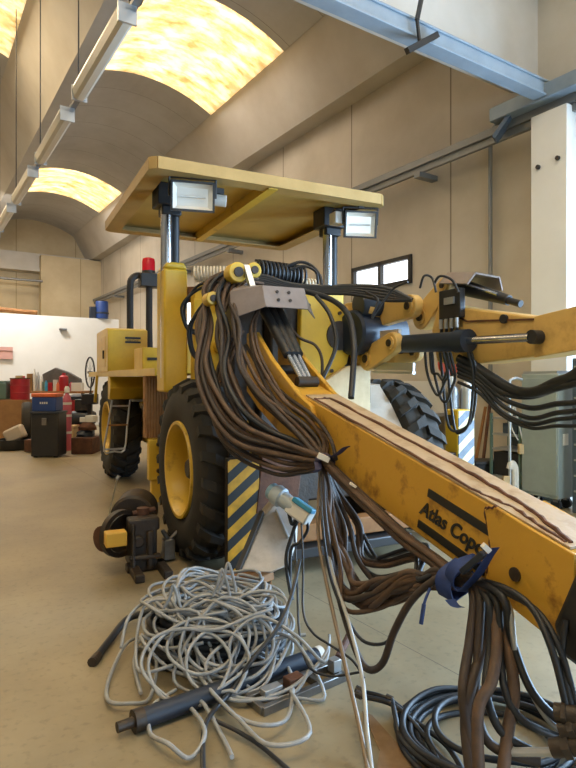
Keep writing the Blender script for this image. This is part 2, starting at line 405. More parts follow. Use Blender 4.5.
# ---------------------------------------------------------------- crane, rail and conduit
cr = thing('overhead_crane', 'blue-grey overhead crane girder crossing above the machine to the right wall', 'crane', B(4.8, 4.25, 4.8))
g = MB().bbB(0.5, 6.62, 4.20, 4.32, 4.95, 5.10).bbB(0.5, 6.62, 4.18, 4.34, 5.10, 5.125).bbB(0.5, 6.62, 4.17, 4.345, 4.925, 4.95)
g.build('girder', M['crane'], cr, bevel=0.004)
MB().bbB(6.45, 6.66, 3.7, 5.0, 4.90, 5.08).build('end_carriage', M['crane'], cr, bevel=0.01)
MB().bar(B(6.62, 4.72, 5.0), B(6.5, 4.95, 4.66), .2, .05).build('buffer_plate', M['drawer'], cr)
h = MB().bar(PBY(407, 51, 4.12), PBY(437, 35, 4.12), .05, .06).bar(PBY(417, 20, 4.14), PBY(424, -14, 4.14), .035, .035).bar(PBY(417, 20, 4.14), PBY(420, 46, 4.13), .02, .03)
h.build('trolley_stop', M['black'], cr)
rl = thing('crane_rail', 'long grey crane rail fixed along the right concrete wall', 'rail', B(6.8, 12, 4.8))
r = MB().bbB(6.62, 6.76, 3.6, YF-1, 4.80, 4.9).bbB(6.66, 6.72, 3.6, YF-1, 4.7, 4.8)
r.build('rail_beam', M['conduit'], rl)
for yy in (6.4, 9.6, 12.8, 16, 19.2, 22.4): MB().bbB(6.6, 7.0, yy, yy+.12, 4.62, 4.70).build('bracket', M['conduit'], rl)
c = MB().tube([B(6.93, 5.35, 1.2), B(6.93, 5.35, 3), B(6.93, 5.35, 4.7), B(6.93, 5.32, 5.0), B(6.93, 5.1, 5.12), B(6.93, 4.6, 5.13), B(6.93, 4.0, 5.13)], 0.03, sub=5)
tag(c.build('conduit_pipe', M['conduit']), 'grey conduit running up the right wall and bending over beside the white pilaster', 'pipe')
c = MB().tube([B(4.6, YF-.95, 5.5), B(0, YF-.7, 5.52), B(-8.5, YF-.7, 5.5)], 0.05, sub=4)
tag(c.build('wall_pipe', M['conduit']), 'dark horizontal pipe along the far wall below the ledge', 'pipe')
# ---------------------------------------------------------------- suspended fluorescent lights
LX, LZ = 1.47, 4.42
tr = thing('lighting_rail', 'thin suspended rail carrying the row of fluorescent lights', 'light rail', B(LX, 9, LZ))
MB().bbB(LX+.03, LX+.09, 3.6, 18.5, LZ+.10, LZ+.14).build('rail', M['conduit'], tr)
for yy in (4.75, 6.5, 8.7, 10.9, 13.1, 15.3): MB().cyl(B(LX+.06, yy, LZ+.14), B(LX+.06, yy, 8.1), 0.008, n=6).build('hanger_wire', M['cable_d'], tr)
MB().tube([B(LX+.06, 3.8, LZ+.14), B(LX+.06, 4.2, LZ+.2), B(LX+.1, 4.6, LZ+.12), B(LX+.1, 4.9, LZ+.3)], .012).build('feed_cable', M['cable_d'], tr)
lamp_lab = ['large fluorescent light nearest the camera on the suspended rail', 'second fluorescent light along the suspended rail, left of the canopy',
            'third fluorescent light along the rail, small and far', 'fourth fluorescent light, at the left photo edge', 'last fluorescent light on the rail, farthest back']
lr = None
for i, yy in enumerate((4.62, 6.75, 8.9, 11.0, 13.1)):
    if lr is None:
        lr = thing('fluorescent_light', lamp_lab[0], 'ceiling light', B(LX, yy, LZ), 'fluorescent lights on the suspended rail')
        hb = MB()
        n = [(-.075, .05), (.075, .05), (.06, .10), (-.06, .10)]
        vs = [B(LX+a, yy, LZ+b) for a, b in n]+[B(LX+a, yy+1.6, LZ+b) for a, b in n]
        hb.add(vs, [(0, 1, 2, 3), (7, 6, 5, 4)]+[(j, (j+1) % 4, 4+(j+1) % 4, 4+j) for j in range(4)])
        hb.build('housing', M['alu'], lr)
        db = MB(); n = [(-.075, .05), (-.06, -.03), (-.03, -.055), (.03, -.055), (.06, -.03), (.075, .05)]
        vs = [B(LX+a, yy+.03, LZ+b) for a, b in n]+[B(LX+a, yy+1.57, LZ+b) for a, b in n]; q = len(n)
        db.add(vs, [list(range(q)), list(range(q, 2*q))[::-1]]+[(j, (j+1) % q, q+(j+1) % q, q+j) for j in range(q)])
        db.build('diffuser', mat('frosted_lamp_cover', '#d8d3c6', 0.4), lr)
        for y_ in (yy, yy+1.58): MB().bbB(LX-.077, LX+.077, y_, y_+.02, LZ-.057, LZ+.10).build('end_cap', M['alu'], lr)
    else:
        dup(lr, B(LX, yy, LZ)-B(LX, 4.62, LZ), label=lamp_lab[i])
# ================================================================= the drilling machine
rig = thing('drilling_machine', 'big yellow two-boom drilling machine with canopy standing on the workshop floor', 'mining machine', (2.42, 7.0, 0))
def pt(mb, name, m, **k): return mb.build(name, m, rig, **k)
# ---- wheels
def wheel(x_out, y, side):                     # side = -1: outer face looks to -X
    o = V((x_out, y, 0.74)); ax = V((-side, 0, 0)); W = 0.43   # axis runs from the outer face inwards
    t = MB()
    prof = [(.40, .035), (.46, .012), (.55, .0), (.64, .02), (.69, .055), (.705, .09), (.705, W-.09), (.69, W-.055), (.64, W-.02), (.55, W), (.46, W-.012), (.40, W-.035)]
    t.lathe(prof, o, ax, n=48, close=True)
    nl = 22
    x_, y_, z_ = frame(ax)
    for i in range(nl):
        for sgn in (0, 1):
            a0 = 2*PI*(i+0.5*sgn)/nl
            def pp(r, h, a): return o+(x_*math.cos(a)+y_*math.sin(a))*r+z_*h
            hs = (0.015, 0.10, 0.22) if sgn == 0 else (W-.015, W-.10, W-.22)
            sk_ = (0.0, 0.05, 0.14); wd = 0.105
            rr0 = (.64, .68, .69); rr1 = (.70, .75, .75)
            for q in range(2):
                vs = []
                for (h, s_, a_, b_) in ((hs[q], sk_[q], rr0[q], rr1[q]), (hs[q+1], sk_[q+1], rr0[q+1], rr1[q+1])):
                    for r_ in (a_, b_):
                        for dd in (-wd/2, wd/2): vs.append(pp(r_, h, a0+s_+dd))
                t.add(vs, [(0, 1, 3, 2), (4, 6, 7, 5), (0, 4, 5, 1), (2, 3, 7, 6), (0, 2, 6, 4), (1, 5, 7, 3)])
    w_ = pt(t, 'tyre', M['tyre'], ang=30)
    r = MB()
    r.lathe([(.385, .06), (.405, .03), (.40, .012), (.375, .012), (.362, .04), (.345, .06), (.335, .20), (.30, .235), (.16, .225), (.16, .25), (.33, .26), (.36, .20), (.37, .07)], o, ax, n=40, close=True)
    r.build('rim', M['yellow'], w_, ang=40)
    h = MB().lathe([(.0, .10), (.07, .10), (.085, .12), (.09, .17), (.15, .18), (.155, .225), (0, .225)], o, ax, n=24)
    for i in range(10):
        a = 2*PI*i/10; c_ = o+(x_*math.cos(a)+y_*math.sin(a))*.2
        h.cyl(c_+z_*.20, c_+z_*.23, .016, n=6)
    h.build('hub', M['oily'], w_)
for (xo, sd) in ((1.30, -1), (3.62, 1)):
    for yy in (4.72, 9.1): wheel(xo+(.12 if yy > 5 and sd < 0 else 0), yy, sd)
pt(MB().cyl((1.7, 4.72, .74), (3.55, 4.72, .74), .13, n=16).lathe([(.0, -.2), (.22, -.12), (.26, 0), (.22, .12), (0, .2)], (2.6, 4.72, .74), (1, 0, 0), n=18), 'front_axle', M['oily'])
pt(MB().cyl((1.7, 9.1, .74), (3.55, 9.1, .74), .13, n=16).lathe([(.0, -.2), (.22, -.12), (.26, 0), (.22, .12), (0, .2)], (2.6, 9.1, .74), (1, 0, 0), n=18), 'rear_axle', M['oily'])
# ---- chassis and decks
pt(MB().bb(1.9, 2.95, 4.5, 10.4, .55, 1.05).bb(1.84, 3.02, 10.2, 10.5, .45, 1.3), 'chassis', M['yellow'], bevel=.02)
pt(MB().bb(1.38, 3.82, 5.72, 10.5, 1.545, 1.585).bb(1.37, 1.39, 5.72, 10.5, 1.52, 1.60), 'deck', M['yellow2'], bevel=.006)
pt(MB().bb(1.95, 2.9, 6.6, 8.3, 1.0, 1.5).bb(1.82, 3.04, 6.3, 6.8, .75, 1.2), 'engine_block', M['oily'], bevel=.02)
# rear cabinet over the rear wheel
cab = pt(MB().plate([(1.36, 8.46, 1.585), (1.36, 9.5, 1.585), (1.36, 9.5, 2.20), (1.36, 8.62, 2.22), (1.36, 8.46, 2.19)], (.56, 0, 0)), 'rear_cabinet', M['yellow2'], bevel=.012)
MB().bb(1.355, 1.36, 8.66, 9.3, 1.66, 2.10).build('door_panel', M['yellow'], cab)
MB().bar((1.345, 8.76, 1.78), (1.345, 8.76, 1.9), .02, .02).build('handle', M['black'], cab)
lg = MB()
for z_ in (2.0, 2.06): lg.bb(1.60, 1.82, 8.452, 8.46, z_, z_+.028)
lg.build('decal', M['decal'], cab)
pt(MB().plate([(1.37, 8.40, 1.52), (1.37, 8.30, 1.36), (1.37, 8.40, 1.20), (1.37, 8.52, 1.20), (1.37, 8.52, 1.52)], (.58, 0, 0)), 'rear_fender', M['yellow2'], bevel=.008)
pt(MB().bar((1.36, 9.46, 1.54), (1.33, 9.46, 1.12), .04, .03), 'fender_edge', M['yellow2'])
pt(MB().bb(1.66, 2.02, 8.18, 8.42, 1.17, 1.20), 'step_plate', M['alu'])
# ladder below the step
ld = MB()
A0, A1 = V((1.36, 8.1, 1.2)), V((1.235, 7.98, .53)); B0, B1 = V((1.60, 8.1, 1.2)), V((1.50, 7.98, .53))
ld.tube([A0, A0.lerp(A1, .5), A1, V((1.37, 7.975, .52)), B1, B1.lerp(B0, .5), B0], .013, sub=3)
lad = pt(ld, 'ladder', M['alu'])
for f_ in (.12, .5, .97):
    MB().bar(A0.lerp(A1, f_), B0.lerp(B1, f_), .05, .02).build('rung', M['wood'] if f_ == .5 else M['alu'], lad)
# box behind the column, with the black slot handle
sb = pt(MB().bb(1.57, 1.98, 7.2, 7.7, 1.585, 1.88), 'tool_box', M['yellow2'], bevel=.012)
MB().bb(1.63, 1.87, 7.188, 7.20, 1.72, 1.755).build('handle', M['black'], sb)
# ribbed brown grille and posts under the deck
gr = MB().bb(1.38, 1.74, 6.2, 6.3, .86, 1.53)
for i in range(12): gr.bb(1.385+i*.03, 1.399+i*.03, 6.18, 6.2, .86, 1.53)
pt(gr, 'grille', M['panel'])
pt(MB().bb(1.40, 1.64, 6.1, 6.2, .42, .85).bb(1.52, 1.74, 6.0, 6.12, .30, .62).bb(1.43, 1.55, 6.12, 6.2, .18, .5), 'side_frame', M['yellow'], bevel=.01)
bx_ = MB()
for z_ in (.52, .66, .80): pt(MB().cyl((1.50, 6.1, z_), (1.50, 6.06, z_), .025, n=10), 'side_bolt', M['oily'])
pt(MB().bb(1.56, 1.68, 6.085, 6.1, .70, .82), 'dark_socket', M['oily'])
# ---- tall column at the left and the plate beside it
col_ = MB().bb(1.33, 1.55, 5.2, 5.48, 1.37, 2.50).plate([(1.33, 5.2, 2.50), (1.55, 5.2, 2.50), (1.52, 5.2, 2.56), (1.36, 5.2, 2.56)], (0, .28, 0))
lc = pt(col_, 'canopy_column', M['yellow2'], bevel=.02)
pt(MB().bb(2.98, 3.24, 5.2, 5.48, 1.05, 2.45), 'canopy_column', M['yellow2'], bevel=.02)
sp = MB().plate([(1.55, 5.0, 1.45), (1.86, 5.0, 1.45), (1.98, 5.0, 1.75), (1.98, 5.0, 2.30), (1.72, 5.0, 2.42), (1.55, 5.0, 2.28)], (0, .12, 0))
plp = pt(sp, 'side_plate', M['yellow'], bevel=.01)
for a_ in ((1.53, 1.64, 4.95, 5.02, 2.02, 2.20), (1.53, 1.60, 4.90, 5.02, 1.88, 1.93), (1.55, 1.66, 4.93, 5.02, 1.60, 1.68), (1.56, 1.76, 4.9, 5.0, 1.46, 1.52)): MB().bb(*a_).build('lug', M['yellow2'], plp, bevel=.008)

for (x_, z_) in ((1.78, 1.78), (1.80, 2.15), (1.67, 1.58)):
    MB().cyl((x_, 5.002, z_), (x_, 4.94, z_), .055, n=14).build('boss', M['yellow'], plp)
    MB().cyl((x_, 4.985, z_), (x_, 4.93, z_), .03, n=12).build('pin', M['oily'], plp)
pt(MB().cyl((1.56, 5.3, 2.28), (1.78, 5.15, 2.28), .075, n=18), 'pipe_stub', M['rust'])
hb = MB()
for k_ in range(3): hb.tube([(1.50+.03*k_, 5.18, 1.45), (1.5+.03*k_, 5.12, 1.3), (1.53+.04*k_, 5.1, 1.18), (1.62+.04*k_, 5.05, 1.08)], .012)
pt(hb, 'steel_pipe', M['alu'])
# ---- inverted-U guard frame and beacon
gf = MB()
for y_ in (9.62,):
    gf.tube([(1.90, y_, 1.58), (1.90, y_, 2.3), (1.90, y_, 2.98), (1.93, y_, 3.12), (2.01, y_, 3.18), (2.10, y_, 3.18), (2.18, y_, 3.12), (2.21, y_, 2.98), (2.21, y_, 2.3), (2.23, y_, 1.58)], .055, n=8, sub=3)
pt(gf, 'guard_frame', M['black'])
pt(MB().bb(2.05, 2.55, 9.50, 9.74, 3.0, 3.22), 'beacon_bracket', M['black'], bevel=.01)
be = pt(MB().lathe([(0, .0), (.11, .0), (.11, .05), (0, .05)], (2.20, 9.62, 3.22), (0, 0, 1), n=20), 'beacon_base', M['black'])
MB().lathe([(0, .05), (.105, .05), (.105, .20), (.095, .25), (.05, .27), (0, .27)], (2.20, 9.62, 3.22), (0, 0, 1), n=20).build('beacon_lens', M['lens'], be)
pt(MB().bb(2.24, 2.5, 9.0, 9.06, 1.58, 2.0).tube([(2.3, 9.02, 1.9), (2.3, 8.95, 2.0), (2.36, 8.85, 2.1)], .015), 'control_panel', M['oily'])
st = MB().bb(2.35, 2.85, 7.0, 7.5, 1.585, 1.75).bar((2.6, 7.5, 1.7), (2.6, 7.62, 2.3), .46, .1, up=(0, 1, 0))
pt(st, 'operator_seat', M['black'], bevel=.03)
# ---- canopy
X0, X1, Y0, Y1, ZB, ZT = 1.10, 3.40, 4.70, 6.98, 3.20, 3.305
cv = MB(); ch = .05
oc = [(X0+ch, Y0), (X1-ch, Y0), (X1, Y0+ch), (X1, Y1-ch), (X1-ch, Y1), (X0+ch, Y1), (X0, Y1-ch), (X0, Y0+ch)]
cv.plate([(x, y, ZT-.02) for x, y in oc], (0, 0, .02))
cn = pt(cv, 'canopy', mat('canopy_yellow_paint', '#b99f5a', 0.5, c2='#a1874a', scale=3, amt=0.4))
ed = MB(); n8 = len(oc); cx_, cy_ = (X0+X1)/2, (Y0+Y1)/2
for i in range(n8):
    a, b = V((*oc[i], 0)), V((*oc[(i+1) % n8], 0))
    ed.bar(a+V((0, 0, ZT-.05)), b+V((0, 0, ZT-.05)), .03, .10)
    ia = V((cx_, cy_, 0))+(a-V((cx_, cy_, 0)))*.87; ib = V((cx_, cy_, 0))+(b-V((cx_, cy_, 0)))*.87
    q = [a+V((0, 0, ZT-.10)), b+V((0, 0, ZT-.10)), ib+V((0, 0, ZT-.10)), ia+V((0, 0, ZT-.10))]
    ed.plate(q, (0, 0, .012))
ed.build('canopy_rim', mat('canopy_rim_paint', '#b3935a', 0.5, c2='#9a7d42', scale=4, amt=0.4), cn)
for xx in (2.20,): MB().bb(xx-.045, xx+.045, Y0+.03, Y1-.03, ZT-.11, ZT-.02).build('cross_beam', M['yellow'], cn)
for (xx, zz) in ((1.38, 2.5), (3.11, 2.4)):
    p_ = pt(MB().cyl((xx, 5.32, zz-1), (xx, 5.32, ZT-.02), .052, n=20), 'canopy_post', M['chrome'])
    MB().cyl((xx+.085, 5.36, zz-.9), (xx+.085, 5.36, ZT-.2), .05, n=16).build('post_sleeve', M['black'], p_)
    MB().bb(xx-.10, xx+.16, 5.22, 5.46, ZT-.22, ZT-.02).bb(xx-.05, xx+.13, 5.26, 5.42, ZT-.30, ZT-.22).build('post_bracket', M['black'], p_, bevel=.01)
# ---- floodlights under the canopy
def flood(c, face, w, h, d=.11):
    x_, y_, z_ = frame(face, V((0, 0, 1)).cross(V(face)))   # z_ looks out of the lamp
    c = V(c)
    m_ = MB().box(c-z_*.0, (w, .014, .05), (x_, y_, z_))
    m_ = MB()
    for sx, sy, a, b in ((0, h/2-.008, w, .016), (0, -h/2+.008, w, .016), (w/2-.008, 0, .016, h), (-w/2+.008, 0, .016, h)):
        m_.box(c+x_*sx+y_*sy, (a, b, .05), (x_, y_, z_))
    bw = [(-.5, -.5), (.5, -.5), (.5, .5), (-.5, .5)]
    vs = [c-z_*.02+x_*a*w+y_*b*h for a, b in bw]+[c-z_*d+x_*a*w*.6+y_*b*h*.6 for a, b in bw]
    m_.add(vs, [(7, 6, 5, 4), (0, 4, 5, 1), (1, 5, 6, 2), (2, 6, 7, 3), (3, 7, 4, 0)])
    fl = pt(m_, 'floodlight', M['black'])
    rf = MB(); k_ = .93
    rf.add([c-z_*.0+x_*a*w*k_+y_*b*h*k_ for a, b in bw]+[c-z_*.045+x_*a*w*.72+y_*b*h*.62 for a, b in bw], [(4, 5, 6, 7), (0, 4, 5, 1), (1, 5, 6, 2), (2, 6, 7, 3), (3, 7, 4, 0)])
    rf.build('reflector', M['halo'], fl)
    MB().cyl(c-z_*.02-x_*w*.30, c-z_*.02+x_*w*.30, .008, n=10).build('halogen_tube', M['white'], fl)
    y2 = MB().bar(c+x_*(w/2+.012)+y_*.0-z_*.03, c+x_*(w/2+.012)+y_*(h/2+.03)-z_*.03, .012, .03).bar(c-x_*(w/2+.012)-z_*.03, c-x_*(w/2+.012)+y_*(h/2+.03)-z_*.03, .012, .03).bar(c-x_*(w/2+.014)+y_*(h/2+.03)-z_*.03, c+x_*(w/2+.014)+y_*(h/2+.03)-z_*.03, .03, .012)
    y2.bar(c+y_*(h/2+.03)-z_*.03, c+y_*(h/2+.09)-z_*.03, .05, .05)
    y2.build('yoke', M['black'], fl)
    return fl
flood((1.475, 4.80, 3.05), (-.22, -1, -.16), .37, .25)
flood((3.22, 4.86, 3.03), (-.34, -1, -.22), .33, .26)
s1 = pt(MB().cyl((1.70, 4.90, 3.08), (1.80, 4.86, 3.07), .052, n=18), 'work_light', M['white'])
MB().bb(1.68, 1.78, 4.86, 4.94, 3.13, 3.18).build('bracket', M['black'], s1)
s2 = pt(MB().box((3.04, 5.0, 3.10), (.13, .13, .12)), 'work_light', M['white'], bevel=.012)
MB().bb(3.0, 3.08, 4.96, 5.04, 3.15, 3.19).build('bracket', M['black'], s2)
# ---- front frame between the wheels
pt(MB().bb(1.90, 3.0, 4.35, 4.6, .45, 1.45).bb(1.98, 2.9, 4.30, 4.55, 1.45, 2.1), 'front_frame', M['oily'], bevel=.02)
# yellow bearing plate with the dark cut-out
outer = [(2.22, 2.20), (2.50, 2.18), (2.66, 2.06), (2.72, 1.86), (2.66, 1.62), (2.52, 1.50), (2.30, 1.48), (2.20, 1.6)]
bp = pt(MB().plate([(x, 4.22, z) for x, z in outer], (0, .07, 0)), 'bearing_plate', M['yellow2'], bevel=.01)
MB().lathe([(0, 0), (.125, 0), (.125, .02), (0, .02)], (2.58, 4.205, 1.86), (0, 1, 0), n=24).build('dark_opening', M['oily'], bp)
fb = MB()
for x_, z_ in ((2.28, 2.1), (2.3, 1.58), (2.58, 2.05), (2.5, 1.56)): fb.cyl((x_, 4.22, z_), (x_, 4.20, z_), .016, n=8)
fb.build('bolt', M['oily'], bp)
pt(MB().plate([(2.36, 4.16, 1.45), (2.62, 4.16, 1.60), (2.86, 4.16, 1.62), (2.86, 4.16, 1.18), (2.36, 4.16, 1.25)], (0, .05, 0)), 'cream_plate', M['cream'], bevel=.008)
pt(MB().lathe([(.0, 0), (.17, 0), (.19, .02), (.19, .5), (.17, .52), (0, .52)], (2.62, 4.12, 1.88), V((1, .10, 0)), n=26), 'rotation_unit', M['blue_black'])
pt(MB().lathe([(.0, 0), (.1, 0), (.11, .02), (.11, .36), (0, .36)], (2.66, 4.05, 2.10), V((1, -.05, .1)), n=20), 'rotation_motor', M['blue_black'])
# rusty front bumper and plank under the boom
pt(MB().bb(1.80, 3.2, 3.98, 4.12, .22, .36), 'front_bumper', M['wood'], bevel=.012)
pt(MB().bb(1.66, 3.1, 3.9, 4.3, .12, .20), 'skid_plate', M['black'], bevel=.01)
pt(MB().plate([(1.66, 3.86, .52), (1.98, 3.86, .42), (2.05, 3.86, .95), (1.72, 3.86, 1.05)], (0, .06, 0)), 'guard_plate', M['rust'], bevel=.006)
# outrigger legs with warning stripes
M['stripeL'] = stripes('warning_stripes_black', '#232320', '#d49a1c', .125, V((.62, 0, -.78)), .5)
M['stripeR'] = stripes('warning_stripes_grey', '#66717c', '#e3d79a', .13, V((.62, 0, -.78)), .5)
jl = pt(MB().bb(1.44, 1.69, 3.872, 3.93, .06, .93), 'outrigger_leg', M['oily'], bevel=.01)
MB().bb(1.445, 1.685, 3.864, 3.873, .07, .92).build('warning_panel', M['stripeL'], jl)
MB().bb(1.40, 1.76, 3.80, 3.96, .0, .06).build('foot_plate', M['wood'], jl, bevel=.01)
MB().bb(1.69, 2.1, 3.88, 4.10, .5, .8).build('outrigger_arm', M['oily'], jl)
jr = pt(MB().bb(3.83, 4.03, 4.15, 4.32, .06, 1.20), 'outrigger_leg', M['yellow2'], bevel=.01)
MB().bb(3.835, 4.025, 4.140, 4.152, .07, 1.19).build('warning_panel', M['stripeR'], jr)
MB().bb(3.825, 3.832, 4.19, 4.28, 1.05, 1.15).build('dark_socket', M['oily'], jr)
MB().bb(3.75, 4.1, 4.08, 4.40, 0, .06).build('foot_plate', M['wood'], jr, bevel=.01)
MB().bb(2.95, 3.85, 4.17, 4.24, .55, .8).build('outrigger_arm', M['oily'], jr)
# pale curved fender of the right front wheel
fd = MB()
f0, f1, f2, f3, f4, f5 = P(352, 388, 5.35), P(380, 386, 5.45), P(391, 404, 5.3), P(408, 440, 5.1), P(386, 447, 5.0), P(368, 410, 5.15)
fd.plate([f0, f1, f2, f5], FW*.02).plate([f5, f2, f3, f4], FW*.02).plate([f0, f1, f1+V((.03, .5, .02)), f0+V((.03, .5, .02))], V((0, 0, .015)))
pt(fd, 'front_fender', M['fender'], ang=60)
# ---- left boom
XB0, XB1 = 1.72, 1.96
def bz(Y): return .61+.247*(Y-1.40)
BD = V((0, -1, -.247)).normalized(); BU = V((0, -.247, 1)).normalized()
side = [(1.32, bz(1.32)), (3.45, bz(3.45)-.02), (3.9, bz(3.9)+.08), (4.1, 1.42), (4.1, 1.80), (3.95, 1.80), (3.68, 1.63), (3.30, bz(3.3)+.325), (1.32, bz(1.32)+.325)]
bo_ = pt(MB().plate([(XB0, y, z) for y, z in side[:2]+[(3.45, bz(3.45)+.335), (3.30, bz(3.3)+.325), (1.32, bz(1.32)+.325)]], (XB1-XB0, 0, 0)), 'boom', M['boom'], bevel=.008)
fk = [(3.0, bz(3.0)+.10), (3.45, bz(3.45)-.02), (3.9, bz(3.9)+.05), (4.12, 1.40), (4.12, 1.84), (3.95, 1.84), (3.68, 1.635), (3.29, bz(3.29)+.33), (3.1, bz(3.1)+.30)]
for xx in (XB0-.03, XB1-.005):
    MB().plate([(xx, y, z) for y, z in fk], (.035, 0, 0)).build('boom_fork', M['boom'], bo_, bevel=.006)
MB().cyl((XB0-.05, 3.80, 1.56), (XB1+.05, 3.80, 1.56), .035, n=14).build('fork_pin', M['oily'], bo_)
# top cover plate with rough welds
def bp3(x, Y, o=0.0): return V((x, Y, bz(Y)+.325+o))
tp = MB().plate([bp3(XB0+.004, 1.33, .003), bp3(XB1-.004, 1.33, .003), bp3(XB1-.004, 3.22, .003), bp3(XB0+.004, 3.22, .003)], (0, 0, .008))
MBt = tp.build('top_plate', M['dust_glare'], bo_)
def weld(a):
    out = []
    for i in range(len(a)-1):
        for k_ in range(10):
            q = V(a[i]).lerp(V(a[i+1]), k_/10); out.append(q+V((random.uniform(-.006, .006), 0, random.uniform(-.003, .006))))
    return out+[V(a[-1])]
wl = MB()
wl.tube(weld([bp3(XB0+.02, 1.36, .010), bp3(XB0+.05, 1.62, .010), bp3(XB0+.012, 1.80, .010), bp3(XB0+.012, 3.12, .010)]), .008, sub=1, n=6)
wl.tube(weld([bp3(XB0+.03, 1.35, .012), bp3(XB0+.12, 1.62, .012), bp3(XB1-.10, 2.1, .012), bp3(XB1-.12, 3.12, .012)]), .009, sub=1, n=6)
wl.tube(weld([bp3(XB0+.012, 3.12, .010), bp3(XB1-.12, 3.12, .012)]), .008, sub=1, n=6)
wl.tube(weld([V((XB0-.012, 1.64, bz(1.64)+.335)), V((XB0-.012, 1.70, bz(1.70)+.30)), V((XB0-.012, 1.665, bz(1.665)+.15)), V((XB0-.012, 1.70, bz(1.70)+.0))]), .005, sub=1, n=6)
wl.build('weld_bead', M['rust'], bo_)
# thick end piece with the pin hole, and the black knuckle
ep = [(1.30, bz(1.30)-.015), (1.70, bz(1.70)+.0), (1.665, bz(1.665)+.15), (1.70, bz(1.70)+.30), (1.64, bz(1.64)+.335), (1.50, bz(1.50)+.33), (1.30, bz(1.30)+.33)]
MB().plate([(XB0-.016, y, z) for y, z in ep], (.016, 0, 0)).build('end_plate', M['boom'], bo_, bevel=.004)
MB().plate([(XB1, y, z) for y, z in ep], (.016, 0, 0)).build('end_plate', M['boom'], bo_, bevel=.004)
MB().cyl((XB0-.022, 1.545, .775), (XB1+.022, 1.545, .775), .026, n=18).build('end_pin', M['oily'], bo_)
kn = [(.98, .48), (1.345, .565), (1.375, .66), (1.27, .91), (1.0, .88)]
MB().plate([(XB0-.03, y, z) for y, z in kn], (.30, 0, 0)).build('knuckle', M['black'], bo_, bevel=.02)
# lettering and bars on the boom
def on_side(Y, up): return V((XB0-.004, Y, bz(Y)))+BU*up
bars = MB()
for (ya, yb_, u0, u1) in ((2.10, 1.70, .192, .230), (2.13, 1.72, .026, .064)):
    a, b = on_side(ya, 0), on_side(yb_, 0)
    bars.plate([a+BU*u0, b+BU*u0, b+BU*u1, a+BU*u1], (.004, 0, 0))
bars.build('decal_bar', M['decal'], bo_)
def lettering(txt, origin, xdir, ydir, size, m, parent, squeeze=1.0, bold=0.0):
    cu = bpy.data.curves.new('lettering', 'FONT'); cu.body = txt; cu.size = size; cu.offset = bold; cu.extrude = .0015; cu.shear = .25
    o = bpy.data.objects.new('lettering_curve', cu); COL.objects.link(o)
    dg = bpy.context.evaluated_depsgraph_get(); me = bpy.data.meshes.new_from_object(o.evaluated_get(dg))
    bpy.data.objects.remove(o); x_ = V(xdir).normalized(); y_ = V(ydir).normalized(); z_ = x_.cross(y_)
    inv = WM[parent.name].inverted()
    for v in me.vertices:
        c_ = v.co.copy(); v.co = inv @ (V(origin)+x_*c_.x*squeeze+y_*c_.y+z_*c_.z)
    me.materials.clear(); me.materials.append(m)
    o = bpy.data.objects.new('lettering', me); COL.objects.link(o); o.parent = parent; WM[o.name] = WM[parent.name].copy()
    return o
lettering('Atlas Copco', on_side(2.13, .098), BD, BU, .092, M['decal'], bo_, squeeze=.93, bold=.0022)
lettering('Atlas Copco', V((1.62, 8.456, 2.033)), V((1, 0, 0)), V((0, 0, 1)), .035, M['decal'], cab, squeeze=.95)
# lift cylinders of the left boom, under the grey cover
for dx in (.0, .065, .13):
    cy = pt(MB().cyl((1.77+dx, 4.02, 2.05), (1.80+dx*.6, 3.62, 1.66), .036, n=18).cyl((1.77+dx, 4.06, 2.09), (1.77+dx, 4.0, 2.03), .045, n=18), 'boom_cylinder', M['black'])
    MB().cyl((1.80+dx*.6, 3.62, 1.66), (1.81+dx*.5, 3.44, 1.49), .019, n=14).build('piston_rod', M['chrome'], cy)
pt(MB().cyl((1.77, 3.43, 1.475), (1.92, 3.43, 1.475), .036, n=16), 'cylinder_eye', M['oily'])
# grey bolted cover
gc = MB(); fr_ = [(1.70, 3.84), (2.02, 3.86)]
top = 2.20; mid0 = 2.16; bot = 2.00
c0 = [V((1.68, 3.80, 2.165)), V((2.02, 3.80, 2.165)), V((2.02, 3.74, 2.005)), V((1.68, 3.74, 2.005))]
wl_ = [c0[0], c0[3], V((1.50, 3.93, 1.93)), V((1.50, 3.97, 2.13))]
wr_ = [c0[1], V((2.12, 3.96, 2.14)), V((2.18, 3.92, 1.96)), c0[2]]
tp_ = [c0[0], V((1.50, 3.97, 2.13)), V((1.60, 4.12, 2.20)), V((2.05, 4.12, 2.21)), V((2.12, 3.96, 2.14)), c0[1]]
for q in (c0, wl_, wr_, tp_): gc.plate(q, (0, .012, -.004))
gcv = pt(gc, 'cylinder_cover', M['grey'], bevel=.003)
cb = MB()
for a in (.32, .60):
    for b in (.28, .66):
        q = c0[0].lerp(c0[1], a).lerp(c0[3].lerp(c0[2], a), b); cb.cyl(q+V((0, .004, 0)), q+V((0, -.008, .003)), .012, n=8)
cb.build('bolt', M['oily'], gcv)
# yellow bosses behind the cover
for (px, py, d_, r_) in ((236, 273, 4.35, .075), (252, 271, 4.5, .06), (211, 299, 4.3, .05)):
    q_ = P(px, py, d_)
    b_ = pt(MB().cyl(q_-V((0, .05, 0)), q_+V((0, .07, 0)), r_, n=22), 'boss', M['yellow2'], bevel=.006)
    MB().cyl(q_-V((0, .065, 0)), q_-V((0, .04, 0)), r_*.5, n=16).build('bore', M['oily'], b_)
pt(MB().bar(P(246, 266, 4.35), P(256, 300, 4.2), .045, .03), 'link_rod', M['alu'])
pt(MB().bb(1.70, 1.98, 4.44, 4.62, 1.2, 2.34), 'boom_post', M['oily'], bevel=.02)
